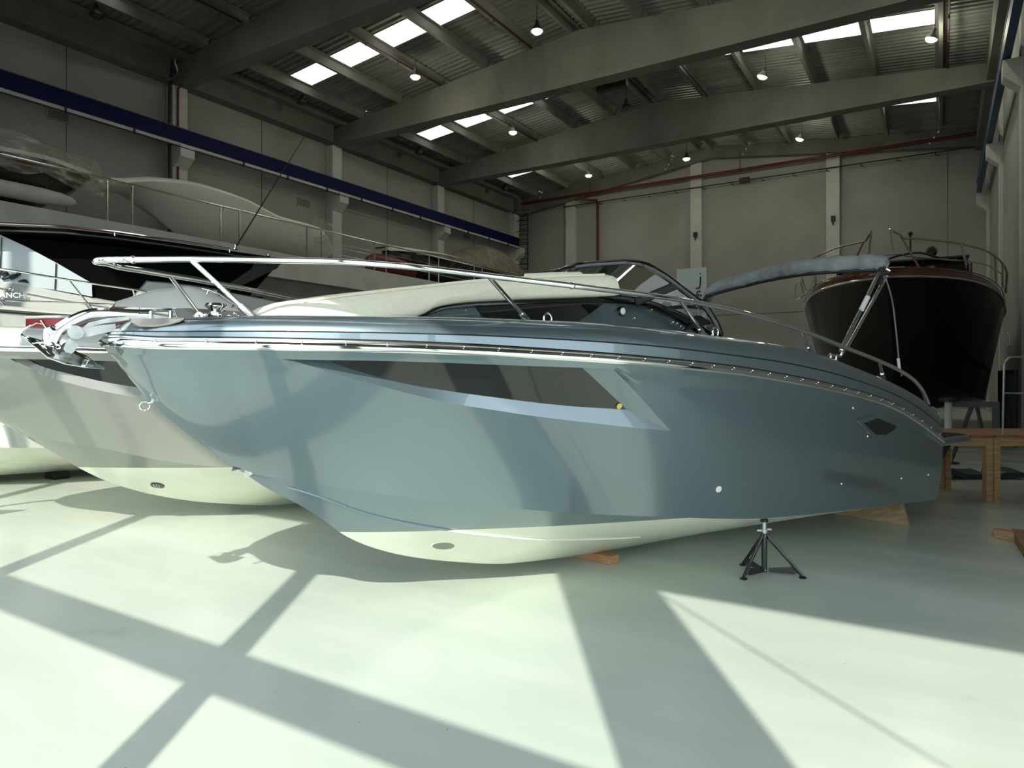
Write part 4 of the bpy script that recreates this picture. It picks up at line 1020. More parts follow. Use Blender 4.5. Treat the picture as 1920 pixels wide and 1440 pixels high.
wbev.build('window_recess', M['silver'], wbt, smooth=True, angle=25); wgl.build('hull_window', M['glass'], wbt, smooth=True)
build_deck(WH, wbt, M['white'], lambda s: .19)
sheer_rail(WH, wbt, .016, M['chrome']); sheer_rail(WH, wbt, .007, M['steel'], .006, .028, 'rub_rail_trim')
# red and cream foredeck cushions with white piping
def lay_pad(fr, s0, s1, w0, w1, zf, th, m, name, root, pipe=None):
    rings = []
    for k in range(25):
        s = s0+(s1-s0)*k/24; w = (w0+(w1-w0)*min(1, k/10))*min(1, .6+.4*min(k, 24-k)/2.0); z = zf(s); ring = []
        for y_, z_ in ((-w, 0), (-w-.01, th*.5), (-w+.03, th*.95), (-w*.5, th+.02), (0, th+.03), (w*.5, th+.02), (w-.03, th*.95), (w+.01, th*.5), (w, 0)): ring.append(Vector((s, y_, z+z_)))
        rings.append(ring)
    o = MB().loft(rings).build(name, m, root, smooth=True, angle=50)
    if pipe: MB().tube([r[2]+Vector((0,0,.012)) for r in rings], .014, 6).build('piping', pipe, o, smooth=True)
    return o
wl0 = lambda x, y, b: WF.at_b(x, y, b)
pa, pb = wl0(47, 622, .25), wl0(460, 598, .75)
zf_ = lambda s: wzs(s)+.15
lay_pad(WF, wl0(48,620,.2).x, wl0(470,600,.8).x, .22, .82, zf_, .16, M['red'], 'cushion', wbt, M['white'])
# its windscreen and folded light grey cover further aft
P = lambda x, y, b: WF.at_b(x, y, b)
mb = MB(); mb.grid([[P(215,572,.5), P(290,550,.6), P(352,540,.7), P(400,552,.8), P(445,578,.85)], [P(215,575,.9), P(300,578,.95), P(352,578,.98), P(400,580,1.0), P(450,584,1.0)]])
cv = [P(215,572,-.2), P(290,548,-.1), P(352,540,.0), P(400,552,.0), P(445,578,.0)]
mb.grid([[P(215,572,.5), P(290,550,.6), P(352,540,.7), P(400,552,.8), P(445,578,.85)], [Vector((p.x, 0, p.z+.02)) for p in cv], [Vector((q.x, -q.y, q.z)) for q in (P(215,572,.5), P(290,550,.6), P(352,540,.7), P(400,552,.8), P(445,578,.85))]])
M['cover'] = mat('pale_grey_cover', (.82, .84, .80), .5)
mb.build('windscreen_cover', M['cover'], wbt, smooth=True, angle=30)
MB().tube([P(378,540,.95), P(394,544,.95), P(412,551,.95), P(450,577,.95)], .011, 8).build('grab_rail', M['chrome'], wbt, smooth=True)
MB().tube([P(392,543,.95), P(388,552,.95)], .008, 6).build('grab_rail_post', M['chrome'], wbt, smooth=True)
MB().tube([P(439,570,.95), P(434,577,.95)], .008, 6).build('grab_rail_post', M['chrome'], wbt, smooth=True)
# anchor at its bow (outside the frame, its shadow falls on the floor) and stem fittings
mb = MB(); mb.tube([(-.62,0,1.55), (-.5,0,1.74), (-.25,0,1.84), (.2,0,1.86)], .035, 8); mb.build('anchor_shank', M['chrome'], wbt, smooth=True)
mb = MB(); mb.grid([[(-.72,0,1.6),(-.45,0,1.5),(-.2,0,1.42),(.02,0,1.36)], [(-.7,-.06,1.56),(-.42,-.15,1.42),(-.2,-.14,1.36),(.0,-.01,1.35)], [(-.7,-.05,1.54),(-.42,-.13,1.40),(-.2,-.12,1.34),(.0,0,1.34)]]); both(mb); mb.build('anchor_fluke', M['chrome'], wbt, smooth=True)
q = WH.S(0, 0); mb = MB(); mb.loft([[q+Vector((x_, y_, z_)) for x_, y_, z_ in ((-.05,0,.045),(.02,-.03,.05),(.055,-.034,.0),(.02,0,-.03),(.055,.034,.0),(.02,.03,.05))], [q+Vector((x_, y_, z_)) for x_, y_, z_ in ((-.062,0,.01),(.0,-.032,.03),(.04,-.036,-.01),(.012,0,-.04),(.04,.036,-.01),(.0,.032,.03))]]); mb.build('towing_eye', M['chrome'], wbt)
# round black grille of the thruster
def onb(hh, fr, x, y):
    best = None; org = Vector(((EYE-fr.o).dot(fr.a), (EYE-fr.o).dot(fr.y), EYE.z)); r = ray(x, y); d_ = Vector((r.dot(fr.a), r.dot(fr.y), r.z)).normalized()
    for i in range(150):
        for j in range(30):
            q = hh.B(i/300, j/30)-org; e = (q-d_*q.dot(d_)).length
            if best is None or e < best[0]: best = (e, i/300, j/30)
    _, v, t = best; P = hh.B(v, t); nn = (hh.B(v+1e-3, t)-P).cross(hh.B(v, t+1e-3)-P).normalized(); return P, (nn if nn.y < 0 else -nn)
Pp, nn = onb(WH, WF, 294, 908); u = (Vector((1,0,0))-nn*nn.x).normalized(); w = nn.cross(u)
rg = lambda r_, h_: [Pp+nn*h_+u*(r_*math.cos(a))+w*(r_*.8*math.sin(a)) for a in [2*PI*i/24 for i in range(24)]]
g_ = MB().loft([rg(.062, .001), rg(.062, .012), rg(.045, .012)]).build('thruster_grille', M['black'], wbt)
for k in (-1, 0, 1): MB().tube([Pp+nn*.016+u*(k*.022-.012)+w*.03, Pp+nn*.016+u*(k*.022+.012)-w*.03], .005, 6).build('grille_bar', M['steel'], g_)

# ---- white cruiser with black hardtop on the far left
TF = Frame(-9.6, 7.55, 34.6); tb_ = TF.root('motor_cruiser')
tag(tb_, 'white motor cruiser with a big black hardtop and dark script name, far left', 'boat')
tbs = pchip([0, .15, .5, 1, 2, 3, 5, 11], [0, .35, .75, 1.1, 1.45, 1.6, 1.65, 1.6])
tbc = pchip([1, 1.6, 2.5, 3.5, 5, 11.2], [0, .45, .85, 1.15, 1.3, 1.3])
c = TF.curve([(10,584),(130,593),(250,600),(350,606)], tbs); tz_ = [(0, c[0][1]+.25), (1.5, c[0][1]+.12)]+[p for p in c if p[0] > 1.6]+[(7, 1.95), (11, 1.85)]
tzs = pchip([p[0] for p in tz_], [p[1] for p in tz_])
tzc = pchip([1, 2, 3.5, 6, 11.2], [1.1, .75, .55, .5, .5]); tzk = pchip([1, 1.5, 2.2, 3.2, 11.2], [1.1, .55, .22, .1, .1])
TH = Hull(11, 1, 11.2, tbs, tzs, tbc, tzc, tzk, flare=1.3, bulge=.03)
build_hull(TH, tb_, M['white'], M['cream']); sheer_rail(TH, tb_, .022, M['matblack'], .006, .0)
build_deck(TH, tb_, M['white'], lambda s: .08, inb=.12)
Q = lambda x, y, b: TF.at_b(x, y, b)
# coachroof
ctop = [Q(x, y, 1.2) for x, y in ((-160,528),(0,525),(22,526),(100,540),(200,560),(270,572))]
zz = pchip([p.x for p in ctop], [p.z for p in ctop]); rows = []
for k in range(30):
    s = 1.9+(9-1.9)*k/29; z1 = zz(min(s, ctop[-1].x)); z0 = tzs(s)+.05; w = 1.25*min(1, .55+.45*(s-1.9)/1.2)
    if s > ctop[-1].x: z1 = z0+.55
    rows.append([Vector((s, -w, z0)), Vector((s, -w+.04, z0+(z1-z0)*.5)), Vector((s, -w+.12, z1-.03)), Vector((s, -w+.2, z1)), Vector((s, -w*.5, z1+.05)), Vector((s, 0, z1+.07))])
mb = MB(); mb.grid(rows); both(mb); mb.build('coachroof', M['white'], tb_, smooth=True, angle=40)
# cabin side panels below the hardtop (tall pale side screens)
pan = [Q(-90,430,1.12), Q(0,440,1.12), Q(50,463,1.12), Q(108,494,1.12), Q(172,531,1.12), Q(173,556,1.12), Q(100,543,1.12), Q(0,530,1.12), Q(-90,530,1.12)]
M['panel'] = mat('pale_blue_grey_panel', (.50, .575, .60), .35)
side = MB().prism(pan, (0, .05, 0)).build('side_screen', M['panel'], tb_)
MB().tube([Q(105,494,1.135), Q(103,543,1.135)], .008, 6).build('screen_joint', M['matblack'], side)
MB().tube([Q(3,445,1.135), Q(-1,520,1.135)], .006, 6).build('screen_joint', M['matblack'], side)
# script letters on the screen: the tail of a name, "ni", and a swash under it
def stroke(pts, r0, r1, o, parent, name='letter_stroke', fr=Q, b=1.14):
    P_ = spline([fr(x, y, b) for x, y in pts], 6); n = len(P_)
    rr_ = [r0+(r1-r0)*math.sin(PI*i/max(1, n-1)) for i in range(n)]
    return MB().tube(P_, rr_, 8, ry=None).build(name, M['ink'], parent, smooth=True)
stroke([(-12,520),(-2,510),(6,512),(12,513),(10,518),(4,524)], .012, .028, 0, side)
stroke([(4,524),(14,520),(28,517),(30,518),(20,524)], .010, .024, 0, side)
MB().ball(Q(35,513.5,1.14), .024, 10, 6).build('letter_dot', M['ink'], side, smooth=True)
stroke([(34,528),(42,526.5),(48,527),(53,530)], .006, .020, 0, side)
# small chrome block letters and emblem on the coachroof
def small_text(txt, x0, x1, y0, y1, b, parent, m, name='letters', fr=Q):
    A = fr(x0, y0, b); B = fr(x1, y1, b); cu = bpy.data.curves.new(name, 'FONT'); cu.body = txt; cu.size = 1; cu.extrude = .02; cu.offset = .01
    t = bpy.data.objects.new(name+'_tmp', cu); COL.objects.link(t); bpy.context.view_layer.update()
    me = bpy.data.meshes.new_from_object(t.evaluated_get(bpy.context.evaluated_depsgraph_get())); bpy.data.objects.remove(t)
    xs_ = [v.co.x for v in me.vertices]; w_ = max(xs_)-min(xs_); sc = (B-A).length/w_
    d = (B-A).normalized()
    for v in me.vertices:
        q = A+d*((v.co.x-min(xs_))*sc)+Vector((0,0,1))*(v.co.y*sc*1.0)+Vector((0,-1,0))*(v.co.z*sc); v.co = q
    me.materials.clear(); me.materials.append(m); o = bpy.data.objects.new(name, me); COL.objects.link(o); o.parent = parent; return o
small_text('CRANCHI', -22, 50, 557, 558.5, 1.262, tb_, M['chrome'], 'maker_letters')
MB().tube(spline([Q(8,540,1.27), Q(14,544,1.27), Q(22,540,1.27), Q(26,542,1.27), Q(20,547,1.27), Q(10,546,1.27)], 5), .008, 6).build('emblem', M['chrome'], tb_, smooth=True)
# hardtop
M['hardtop'] = mat('black_hardtop', (.003,.003,.003), .6, spec=.02)
e0 = [Q(x, y, 1.3) for x, y in ((-140,428),(-40,427),(0,428),(120,433),(215,443),(330,459),(430,474),(500,484),(528,489))]
rows = []
for p in e0:
    z = p.z; wv = 1.3; rows.append([Vector((p.x, -wv, z-.045)), Vector((p.x, -wv-.03, z-.01)), Vector((p.x, -wv, z+.03)), Vector((p.x, -.6, z+.09)), Vector((p.x, 0, z+.11)), Vector((p.x, .6, z+.09)), Vector((p.x, wv, z+.03)), Vector((p.x, wv+.03, z-.01)), Vector((p.x, wv, z-.045)), Vector((p.x, .6, z-.06)), Vector((p.x, 0, z-.07)), Vector((p.x, -.6, z-.06))])
ht = MB().loft(rows).build('hardtop', M['hardtop'], tb_, smooth=True, angle=40)
MB().tube([p+Vector((0,-.02,.055)) for p in e0[:7]], .016, 8).build('hardtop_rail', M['chrome'], ht, smooth=True)
MB().tube([p+Vector((0,-.035,-.03)) for p in e0], .012, 8).build('hardtop_edge', M['darkgrey'], ht, smooth=True)
for k in (1, 4, 6): MB().tube([e0[k]+Vector((0,-.02,.0)), e0[k]+Vector((0,-.02,.055))], .012, 8).build('rail_foot', M['chrome'], ht, smooth=True)
MB().ball(e0[7]+Vector((.05,.1,.06)), .03, 10, 6).build('hardtop_light', M['chrome'], ht, smooth=True)
# solid black cabin body, windows and interior shade in one colour, and the raked aft supports
mb = MB(); s0, s1, z0, z1 = Q(172,540,1.05).x, Q(500,520,1.05).x, 2.2, e0[5].z-.06
mb.prism([(s0, -1.05, z0), (s0-1.2, -1.05, z1), (s1+.2, -1.05, z1), (s1-.6, -1.05, z0)], (0, 2.1, 0)); mb.build('cabin_glass_and_shade', M['hardtop'], tb_)
for sg in (1, -1):
    A = [Q(528,492,1.2), Q(520,503,1.2), Q(470,528,1.2), Q(400,560,1.2), Q(385,560,1.2), Q(440,525,1.2), Q(470,505,1.2), Q(480,490,1.2)]
    mb = MB(); mb.prism([Vector((p.x, p.y*sg, p.z)) for p in A], (0, .08*sg, 0)); mb.build('hardtop_support', M['matblack'], tb_, bevel=.01)
# pulpit rails
def rail_line(pts, r, name, n=6, fr=Q, root=tb_, m='chrome', b=None): return MB().tube(spline([fr(x, y, bb_) for x, y, bb_ in pts], n), r, 8).build(name, M[m], root, smooth=True)
rail_line([(-120,490,1.3),(0,504,1.45),(130,525,1.5),(300,550,1.55),(430,572,1.58)], .014, 'guard_rail')
rail_line([(-120,556,1.3),(0,563,1.45),(190,570,1.52),(330,579,1.56)], .012, 'middle_rail')
for (x0,y0),(x1,y1) in (((130,526),(184,594)), ((-40,520),(18,583)), ((249,543),(268,600)), ((315,554),(335,600))): MB().tube([Q(x0,y0,1.5), Q(x1,y1,1.5)], .011, 8).build('rail_post', M['steel'], tb_, smooth=True)
# whip aerial with chrome ratchet base
ae = MB().tube([Q(443,462,1.0), Q(503,365,1.0), Q(575,250,1.0)], [.012, .009, .004], 8).build('aerial', M['matblack'], tb_, smooth=True)
MB().lathe([(.0,0),(.04,0),(.04,.02),(.015,.03),(.02,.07),(.0,.09)], Q(441,468,1.0), 'Z', 14).build('aerial_base', M['chrome'], ae, smooth=True)
# rubber pad below its keel
kp = TF.world((Q(107,886,0).x, 0, 0)); tag(MB().obox((kp.x, kp.y, .05), (.14,0,0), (0,.10,0), (0,0,.05)).build('keel_pad', M['matblack'], None, bevel=.01), 'small black rubber pad on the floor under the far left white cruiser', 'pad')

# ---- dark brown yacht at the back right, bow towards us
YF = Frame(7.23, 13.2, 58); yb = YF.root('motor_yacht')
tag(yb, 'large dark brown motor yacht with varnished deck edge, bow on, back right', 'boat')
ybs = pchip([0, .2, .6, 1.2, 2.2, 3.4, 5, 8, 12], [0, .45, .9, 1.32, 1.75, 2.02, 2.14, 2.12, 2.0])
yzs = pchip([0, 1, 2.5, 4, 12], [3.36, 3.34, 3.22, 3.0, 2.5]); ybc = pchip([1.6, 2.2, 3.2, 5, 7, 12.2], [0, .65, 1.3, 1.75, 1.85, 1.85])
yzc = pchip([1.6, 2.5, 4, 7, 12.2], [1.9, 1.35, .95, .8, .8]); yzk = pchip([1.6, 2.2, 3.2, 12.2], [1.9, 1.0, .5, .45])
YH = Hull(12, 1.6, 12.2, ybs, yzs, ybc, yzc, yzk, flare=1.5, stem_bow=-.1)
build_hull(YH, yb, M['darkhull'], M['darkhull'], lip=.0)
build_deck(YH, yb, M['mahogany'], lambda s: .17, inb=.05, z_in=.1)
sheer_rail(YH, yb, .022, M['steel'], .01, .0, 'rub_rail'); sheer_rail(YH, yb, .012, M['mahogany'], .0, .17, 'toe_rail')
Rr = lambda x, y, b: YF.at_b(x, y, b)
def Rs(x, y, s):
    r_ = ray(x, y); t = (s-(EYE-YF.o).dot(YF.a))/r_.dot(YF.a); return YF.loc(EYE+r_*t)
def yrail(pts, r, nm, m='steel'): return MB().tube(spline([Rs(*p) for p in pts], 5), r, 8).build(nm, M[m], yb, smooth=True)
yrail([(1503,499,4.2),(1535,479,2.6),(1575,463,1.6),(1618,453,.7),(1626,447,.4),(1634,434,.2)], .022, 'guard_rail')
yrail([(1668,430,.2),(1688,441,.4),(1692,447,.5)], .022, 'guard_rail'); yrail([(1692,447,.5),(1740,449,1.0),(1800,457,1.8),(1850,471,2.8),(1878,492,3.6),(1889,515,4.4),(1885,545,5.2)], .022, 'guard_rail')
yrail([(1800,488,1.8),(1850,497,2.8),(1880,515,3.7)], .012, 'middle_rail')
for a_, c_ in (((1634,434,.2),(1629,481,.3)), ((1620,452,.65),(1605,482,.9)), ((1536,480,2.6),(1536,492,2.6)), ((1668,430,.2),(1674,470,.4)), ((1690,444,.5),(1728,510,.9)), ((1802,457,1.8),(1812,497,1.9)), ((1866,477,3.2),(1868,530,3.3)), ((1880,494,3.7),(1880,540,3.8)), ((1888,510,4.3),(1886,550,4.6)), ((1501,528,4.3),(1508,555,4.3)), ((1530,518,2.9),(1527,540,2.9))):
    yrail([a_, c_], .020, 'rail_post')
yrail([(1629,481,.3),(1655,479,.3),(1690,476,.4),(1705,481,.6),(1800,489,1.8)], .014, 'pulpit_step')
yrail([(1500,530,4.4),(1492,535,4.4),(1492,558,4.4),(1497,561,4.4),(1505,556,4.4)], .018, 'boarding_ladder'); yrail([(1503,520,4.3),(1513,545,4.3),(1530,517,3.0),(1528,540,3.0)], .016, 'ladder_stay')
yrail([(1505,553,4.2),(1516,545,4.0)], .016, 'ladder_stay')
# wheelhouse windscreen, roof, horn and searchlight
def ybox(px, b, d, m, nm, dy): mb_ = MB(); mb_.prism([Rr(x, y, b) for x, y in px], (dy, 0, 0)); return mb_.build(nm, m, yb)
YS = 4.6; yd = 3.72
MB().prism([(YS-1.6, -1.3, 3.1), (YS-1.4, -1.3, 3.55), (YS, -1.45, yd+.02), (YS+2.6, -1.45, yd+.02), (YS+2.6, -1.3, 2.9)], (0, 2.75, 0)).build('coachroof', M['mahogany'], yb, bevel=.05)
rows = [[(YS, y_, yd), (YS+.25, y_*.95, yd+.5), (YS+.35, y_*.93, yd+.66)] for y_ in (-1.45, -.9, -.45, 0, .45, .9, 1.45)]
MB().grid(rows).build('windscreen', M['glass'], yb, smooth=False)
for y_ in (-1.45, -.5, .5, 1.45): MB().tube([(YS-.02, y_, yd), (YS+.24, y_*.95, yd+.58)], .035, 6).build('windscreen_post', M['black'], yb)
MB().prism([(YS+.2, -1.45, yd+.6), (YS+2.6, -1.45, yd+.7), (YS+2.6, -1.45, yd+.76), (YS+.2, -1.45, yd+.66)], (0, 2.9, 0)).build('wheelhouse_roof', M['darkgrey'], yb, bevel=.02)
MB().prism([(YS, -1.5, yd-.2), (YS+2.6, -1.5, yd-.3), (YS+2.6, -1.5, yd+.5), (YS+.2, -1.5, yd+.45)], (0, .04, 0)).build('wheelhouse_side', M['mahogany'], yb)
MB().prism([(YS, 1.46, yd-.2), (YS+2.6, 1.46, yd-.3), (YS+2.6, 1.46, yd+.5), (YS+.2, 1.46, yd+.45)], (0, .04, 0)).build('wheelhouse_side', M['mahogany'], yb)
p = at_Y(1747, 471, 19.6); q = YF.loc(p); MB().lathe([(0,-.1),(.09,-.1),(.13,0),(.12,.06),(0,.07)], q, 'X', 18).build('searchlight', M['black'], yb, smooth=True)
p0, p1 = YF.loc(at_Y(1707, 438, 19.6)), YF.loc(at_Y(1707, 476, 19.6)); ml = MB().tube([p1, p0], .022, 6).build('light_mast', M['matblack'], yb); MB().ball(p0, .055, 10, 6).build('mast_light', M['matblack'], ml, smooth=True)
MB().tube(spline([YF.loc(at_Y(x, y, 19.5)) for x, y in ((1664,486),(1690,478),(1725,474),(1752,481),(1780,488),(1795,487))], 4), .04, 6, ry=.03).build('roof_arch', M['matblack'], yb, smooth=True)
for x, y, b in ((1606,551,1.35),(1707,547,1.0)): 
    qq = Rs(x, y, b)-Vector((.1,0,0)); MB().lathe([(.03,0),(.09,0),(.10,.02),(.03,.03)], qq, 'X', 16).build('hawse_ring', M['steel'], yb, smooth=True)
# deck gear: red-brown bollards and lit fitting
for x, y, b in ((1545,528,2.6),(1553,531,2.5),(1735,507,.9),(1790,522,1.6)): MB().ball(Rs(x, y, b), .045, 10, 6).build('deck_fitting', M['steel'], yb, smooth=True)
# trestles and white post holding the yacht
def world_tube(nm, pts, r, m, lab, cat, group=None):
    o = MB()
    for s_ in pts: o.tube(s_, r, 8)
    return tag(o.build(nm, M[m], None, smooth=True), lab, cat, group)
yk = 15.5
pt = at_Y(1778, 745, 13.5); gz = (pt.x, pt.y)
ps = empty('support_post', (pt.x, pt.y, 0)); tag(ps, 'white round post with black pad propping the dark yacht, behind the bench', 'prop')
MB().tube([(0,0,0), (0,0,1.02)], .055, 14).build('post', M['whitecol'], ps, smooth=True); MB().lathe([(0,1.02),(.13,1.02),(.13,1.09),(0,1.10)], (0,0,0), 'Z', 16).build('pad', M['matblack'], ps)
MB().lathe([(0,0),(.16,0),(.16,.02),(0,.03)], (0,0,0), 'Z', 16).build('foot', M['matblack'], ps)
pt = at_Y(1825, 745, 13.9)
ts = empty('trestle', (pt.x, pt.y, 0)); tag(ts, 'grey steel trestle standing under the dark yacht', 'trestle')
MB().box((-.32,-.04,.93), (.36,.04,1.02)).build('top_beam', M['dullsteel'], ts)
MB().tube([(-.02,0,.95), (-.32,0,0)], .035, 8).build('leg', M['dullsteel'], ts); MB().tube([(.05,0,.95), (.22,.3,0)], .03, 8).build('leg', M['dullsteel'], ts)
MB().box((.26,-.05,0), (.36,.05,.95)).build('leg', M['dullsteel'], ts)

# ---- boats stored on the raised deck
def hull_blob(name, label, y0, y1, xn, w, zb, zt0, zt1, mats, bow_len=1.6, transom_w=.9, bow_at='near'):
    """a boat hull on chocks lying along the deck; bow toward low y"""
    r = empty(name, (xn-w/2, y0, zb)); tag(r, label, 'boat'); L = y1-y0; n = 24
    def half(s): return w/2*min(1, (s/bow_len)**.55 if s > 0 else 0)*(1 if s < L*.7 else 1-(1-transom_w)*(s-L*.7)/(L*.3))
    lo = MB(); up = MB(); rl_ = []; ru = []
    for k in range(n+1):
        s = L*(k/n)**1.2; t = s/L; h = zt0+(zt1-zt0)*t; kz = max(0, .75*(1-s/bow_len)) if s < bow_len else 0
        b = half(s); ruff = .85*h
        rl_.append([Vector((y_, s+(1-z_)*.55*max(0,1-s/bow_len), kz+(h-kz)*z_)) for y_, z_ in ((-b,1),(-b*.96,.7),(-b*.8,.38),(0,0),(b*.8,.38),(b*.96,.7),(b,1))])
        ru.append([Vector((-b, s, h)), Vector((-b*.97, s, h+.1)), Vector((-b*.8, s, h+.18)), Vector((0, s, h+.26)), Vector((b*.8, s, h+.18)), Vector((b*.97, s, h+.1)), Vector((b, s, h))])
    lo.grid(rl_); up.grid(ru); lo.add(rl_[-1], [tuple(range(7))]); up.add(ru[-1], [tuple(range(7))])
    lo.build('hull', mats[0], r, smooth=True, angle=30); up.build('deck', mats[1], r, smooth=True, angle=40)
    return r, half, L
# white covered boat
A = at_X(242, 345, -18.2); B_ = at_X(640, 462, -18.2); zt_ = [at_X(x, y, -18.3) for x, y in ((250,322),(310,323),(380,337),(460,365),(530,400),(600,420),(628,442))]
bz = MZ+.28
wbm = empty('covered_boat', (-19.6, A.y, bz)); tag(wbm, 'boat under a white shrink-wrap cover stored on the raised deck', 'boat')
yy = [p.y-A.y for p in zt_]; zz2 = pchip([-.2]+[y_ for y_ in yy]+[B_.y-A.y+.2], [zt_[0].z-bz-.05]+[p.z-bz for p in zt_]+[zt_[-1].z-bz-.55])
rings = []; LW = B_.y-A.y
for k in range(27):
    s = LW*k/26; h = zz2(s); bw = 1.35*min(1, .45+.55*(s/2.2))*(1 if s < LW-1 else 1-.25*(s-LW+1)); kz = max(0, 1.55*(1-s/2.6))**1.1
    kz = min(kz, h-.35); g_ = min(h-.2, 1.25+.25*(1-s/LW)); g_ = max(g_, kz+.12)
    rings.append([Vector((x_, s, z_)) for x_, z_ in ((bw*.0, kz), (bw*.55, kz+(g_-kz)*.3), (bw*.92, kz+(g_-kz)*.75), (bw, g_), (bw*.97, g_+.07), (bw*.8, g_+(h-g_)*.75), (bw*.45, h-.02), (0, h+.02), (-bw*.45, h-.02), (-bw*.8, g_+(h-g_)*.75), (-bw*.97, g_+.07), (-bw, g_), (-bw*.92, kz+(g_-kz)*.75), (-bw*.55, kz+(g_-kz)*.3))])
MB().loft(rings).build('cover', M['wrap'], wbm, smooth=True, angle=28)
for s in (.9, 4.6): MB().box((-.5, LW*.2+s-.1, -.28), (.5, LW*.2+s+.1, .12)).build('chock', M['matblack'], wbm)
MB().grid([[Vector((1.2, LW-1.1+.12*i, .35+.15*j+.05*math.sin(i*2+j))) for j in range(8)] for i in range(9)]).build('loose_wrap', M['film'], wbm, smooth=True)
# dark boat with gold stripe under clear film, left
r, half, L = hull_blob('covered_boat', 'dark boat with gold stripe under clear film, far left on the raised deck', 2.6, at_X(214, 390, -17.95).y, -17.85, 2.5, MZ+.1, 1.25, .95, (M['black'], M['wrap']), 1.6, .9)
for c_ in r.children: c_.matrix_world = c_.matrix_world
r.rotation_euler = (0, 0, PI); r.location = (-19.1, at_X(214, 390, -17.95).y, MZ+.1)
MB().tube([Vector((-half(s)-.02, s, .93-(.0)*s)) for s in [L*(k/20) for k in range(2, 21)]], .035, 6).build('gold_stripe', M['teak'], r)
MB().tube([Vector((-half(s)-.02, s, 1.10)) for s in [L*(k/20) for k in range(1, 21)]], .03, 6).build('dark_band', M['black'], r)
mb = MB(); rows = []
for k in range(20):
    s = L*k/19-.1; b = half(max(.15, s))+.12; rows.append([Vector((x_, s, z_+.06*math.sin(k*1.7+j*2.3)+.03*math.sin(k*4.1+j))) for j, (x_, z_) in enumerate(((-b, .75), (-b-.02, 1.1), (-b*.8, 1.5+.02*k), (-b*.3, 1.75+.03*k), (b*.3, 1.75+.03*k), (b*.8, 1.5), (b, 1.1)))])
mb.grid(rows); mb.build('clear_film', M['film'], r, smooth=True)
fd = MB(); fx = -17.85; ya, yb_ = at_X(-10, 355, fx).y, at_X(143, 378, fx).y; zc_ = at_X(80, 368, fx).z
fd.loft([[Vector((fx+.19*rr*math.cos(a), y_, zc_+.19*rr*math.sin(a))) for a in [2*PI*i/14 for i in range(14)]] for y_, rr in ((ya, 1), (yb_-.8, 1), (yb_-.35, .85), (yb_-.1, .55), (yb_, .1))])
tag(fd.build('fender', M['whitecol'], None, smooth=True), 'long white torpedo fender lying by the dark boat on the raised deck', 'fender')
# olive covered boat toward the back corner
r2_, half2, L2 = hull_blob('covered_boat', 'boat under an olive tarpaulin on the raised deck near the back corner', at_X(772, 480, -18.2).y, 31.2, -18.2, 2.6, MZ+.15, 1.25, 1.15, (M['black'], M['wrap']), 2.4, .9)
mb = MB(); rows = []
for k in range(22):
    s = .9+(L2-1.0)*k/21; b = half2(s)+.03; pk = .25+1.15*math.exp(-((s-L2*.72)/2.4)**2); rows.append([Vector((x_, s, z_)) for x_, z_ in ((-b, 1.15), (-b*.98, 1.3), (-b*.6, 1.2+pk*.8), (0, 1.22+pk), (b*.6, 1.2+pk*.8), (b*.98, 1.3), (b, 1.15))])
mb.grid(rows); mb.add(rows[-1], [tuple(range(7))]); mb.build('tarpaulin', M['olive'], r2_, smooth=True, angle=50)
# red covered jet ski between them
js = empty('jet_ski', (-18.4, at_X(728, 500, -18.4).y, MZ)); tag(js, 'small red and dark jet ski on the raised deck behind the railing', 'jet ski')
MB().loft([[Vector((x_*w_, s, z_*h_+.15)) for x_, z_ in ((-.5,.5),(-.35,.1),(0,0),(.35,.1),(.5,.5),(.3,.7),(0,.8),(-.3,.7))] for s, w_, h_ in ((-1.2,.2,.7),(-.9,.7,.9),(0,1,1),(1.0,1,.8),(1.3,.8,.6))]).build('hull', M['red'], js, smooth=True)
MB().loft([[Vector((x_*w_, s, z_)) for x_, z_ in ((-.22,.85),(.22,.85),(.15,1.1),(-.15,1.1))] for s, w_ in ((-.2,1),(.6,1),(1.2,.8))]).build('seat', M['black'], js, bevel=.03)
MB().tube([(-.4,-.35,1.2),(0,-.45,1.15),(.4,-.35,1.2)], .03, 8).build('handlebar', M['matblack'], js)

# ================================================================== SMALLER THINGS
# adjustable steel stand under the blue boat's chine
g0 = lambda x, y: at_z(x, y, 0.0)
cx = g0(1433, 1077); st = empty('boat_stand', (cx.x, cx.y, 0)); tag(st, 'black tripod stand with grey screw propping up the blue boat', 'stand')
feet = [g0(1394, 1086)-cx, g0(1505, 1084)-cx, g0(1393, 1060)-cx]
MB().tube([(0,0,.02), (0,0,.30)], .021, 16).build('post', M['paintblack'], st, smooth=True)
for f in feet:
    f = Vector((f.x, f.y, 0)); d = f.normalized()
    MB().tube([Vector((0,0,.30))+d*.018, Vector((0,0,.27))+d*.03, f+Vector((0,0,.012))], .0125, 10).build('leg', M['paintblack'], st, smooth=True)
    MB().prism([f*.12+Vector((0,0,.02)), f*.75+Vector((0,0,.02)), f*.92+Vector((0,0,.035)), f*.75+Vector((0,0,.075)), f*.12+Vector((0,0,.05))], Vector((-d.y, d.x, 0))*.012).build('brace', M['paintblack'], st, bevel=.003)
    MB().lathe([(0,0),(.026,0),(.028,.006),(.015,.014),(0,.018)], f, 'Z', 16).build('foot', M['paintblack'], st, smooth=True)
MB().tube([(0,0,.30), (0,0,.385)], .016, 16).build('screw', M['galv'], st, smooth=True)
mb = MB().lathe([(.0,.312),(.024,.312),(.024,.33),(.0,.33)], (0,0,0), 'Z', 16)
nut = mb.build('wing_nut', M['galv'], st, smooth=True)
for sg in (-1, 1): MB().obox((RT.x*.036*sg, RT.y*.036*sg, .325+.004*sg), RT*.018, FW*.005, (0,0,.008)).build('wing', M['galv'], nut, bevel=.003)
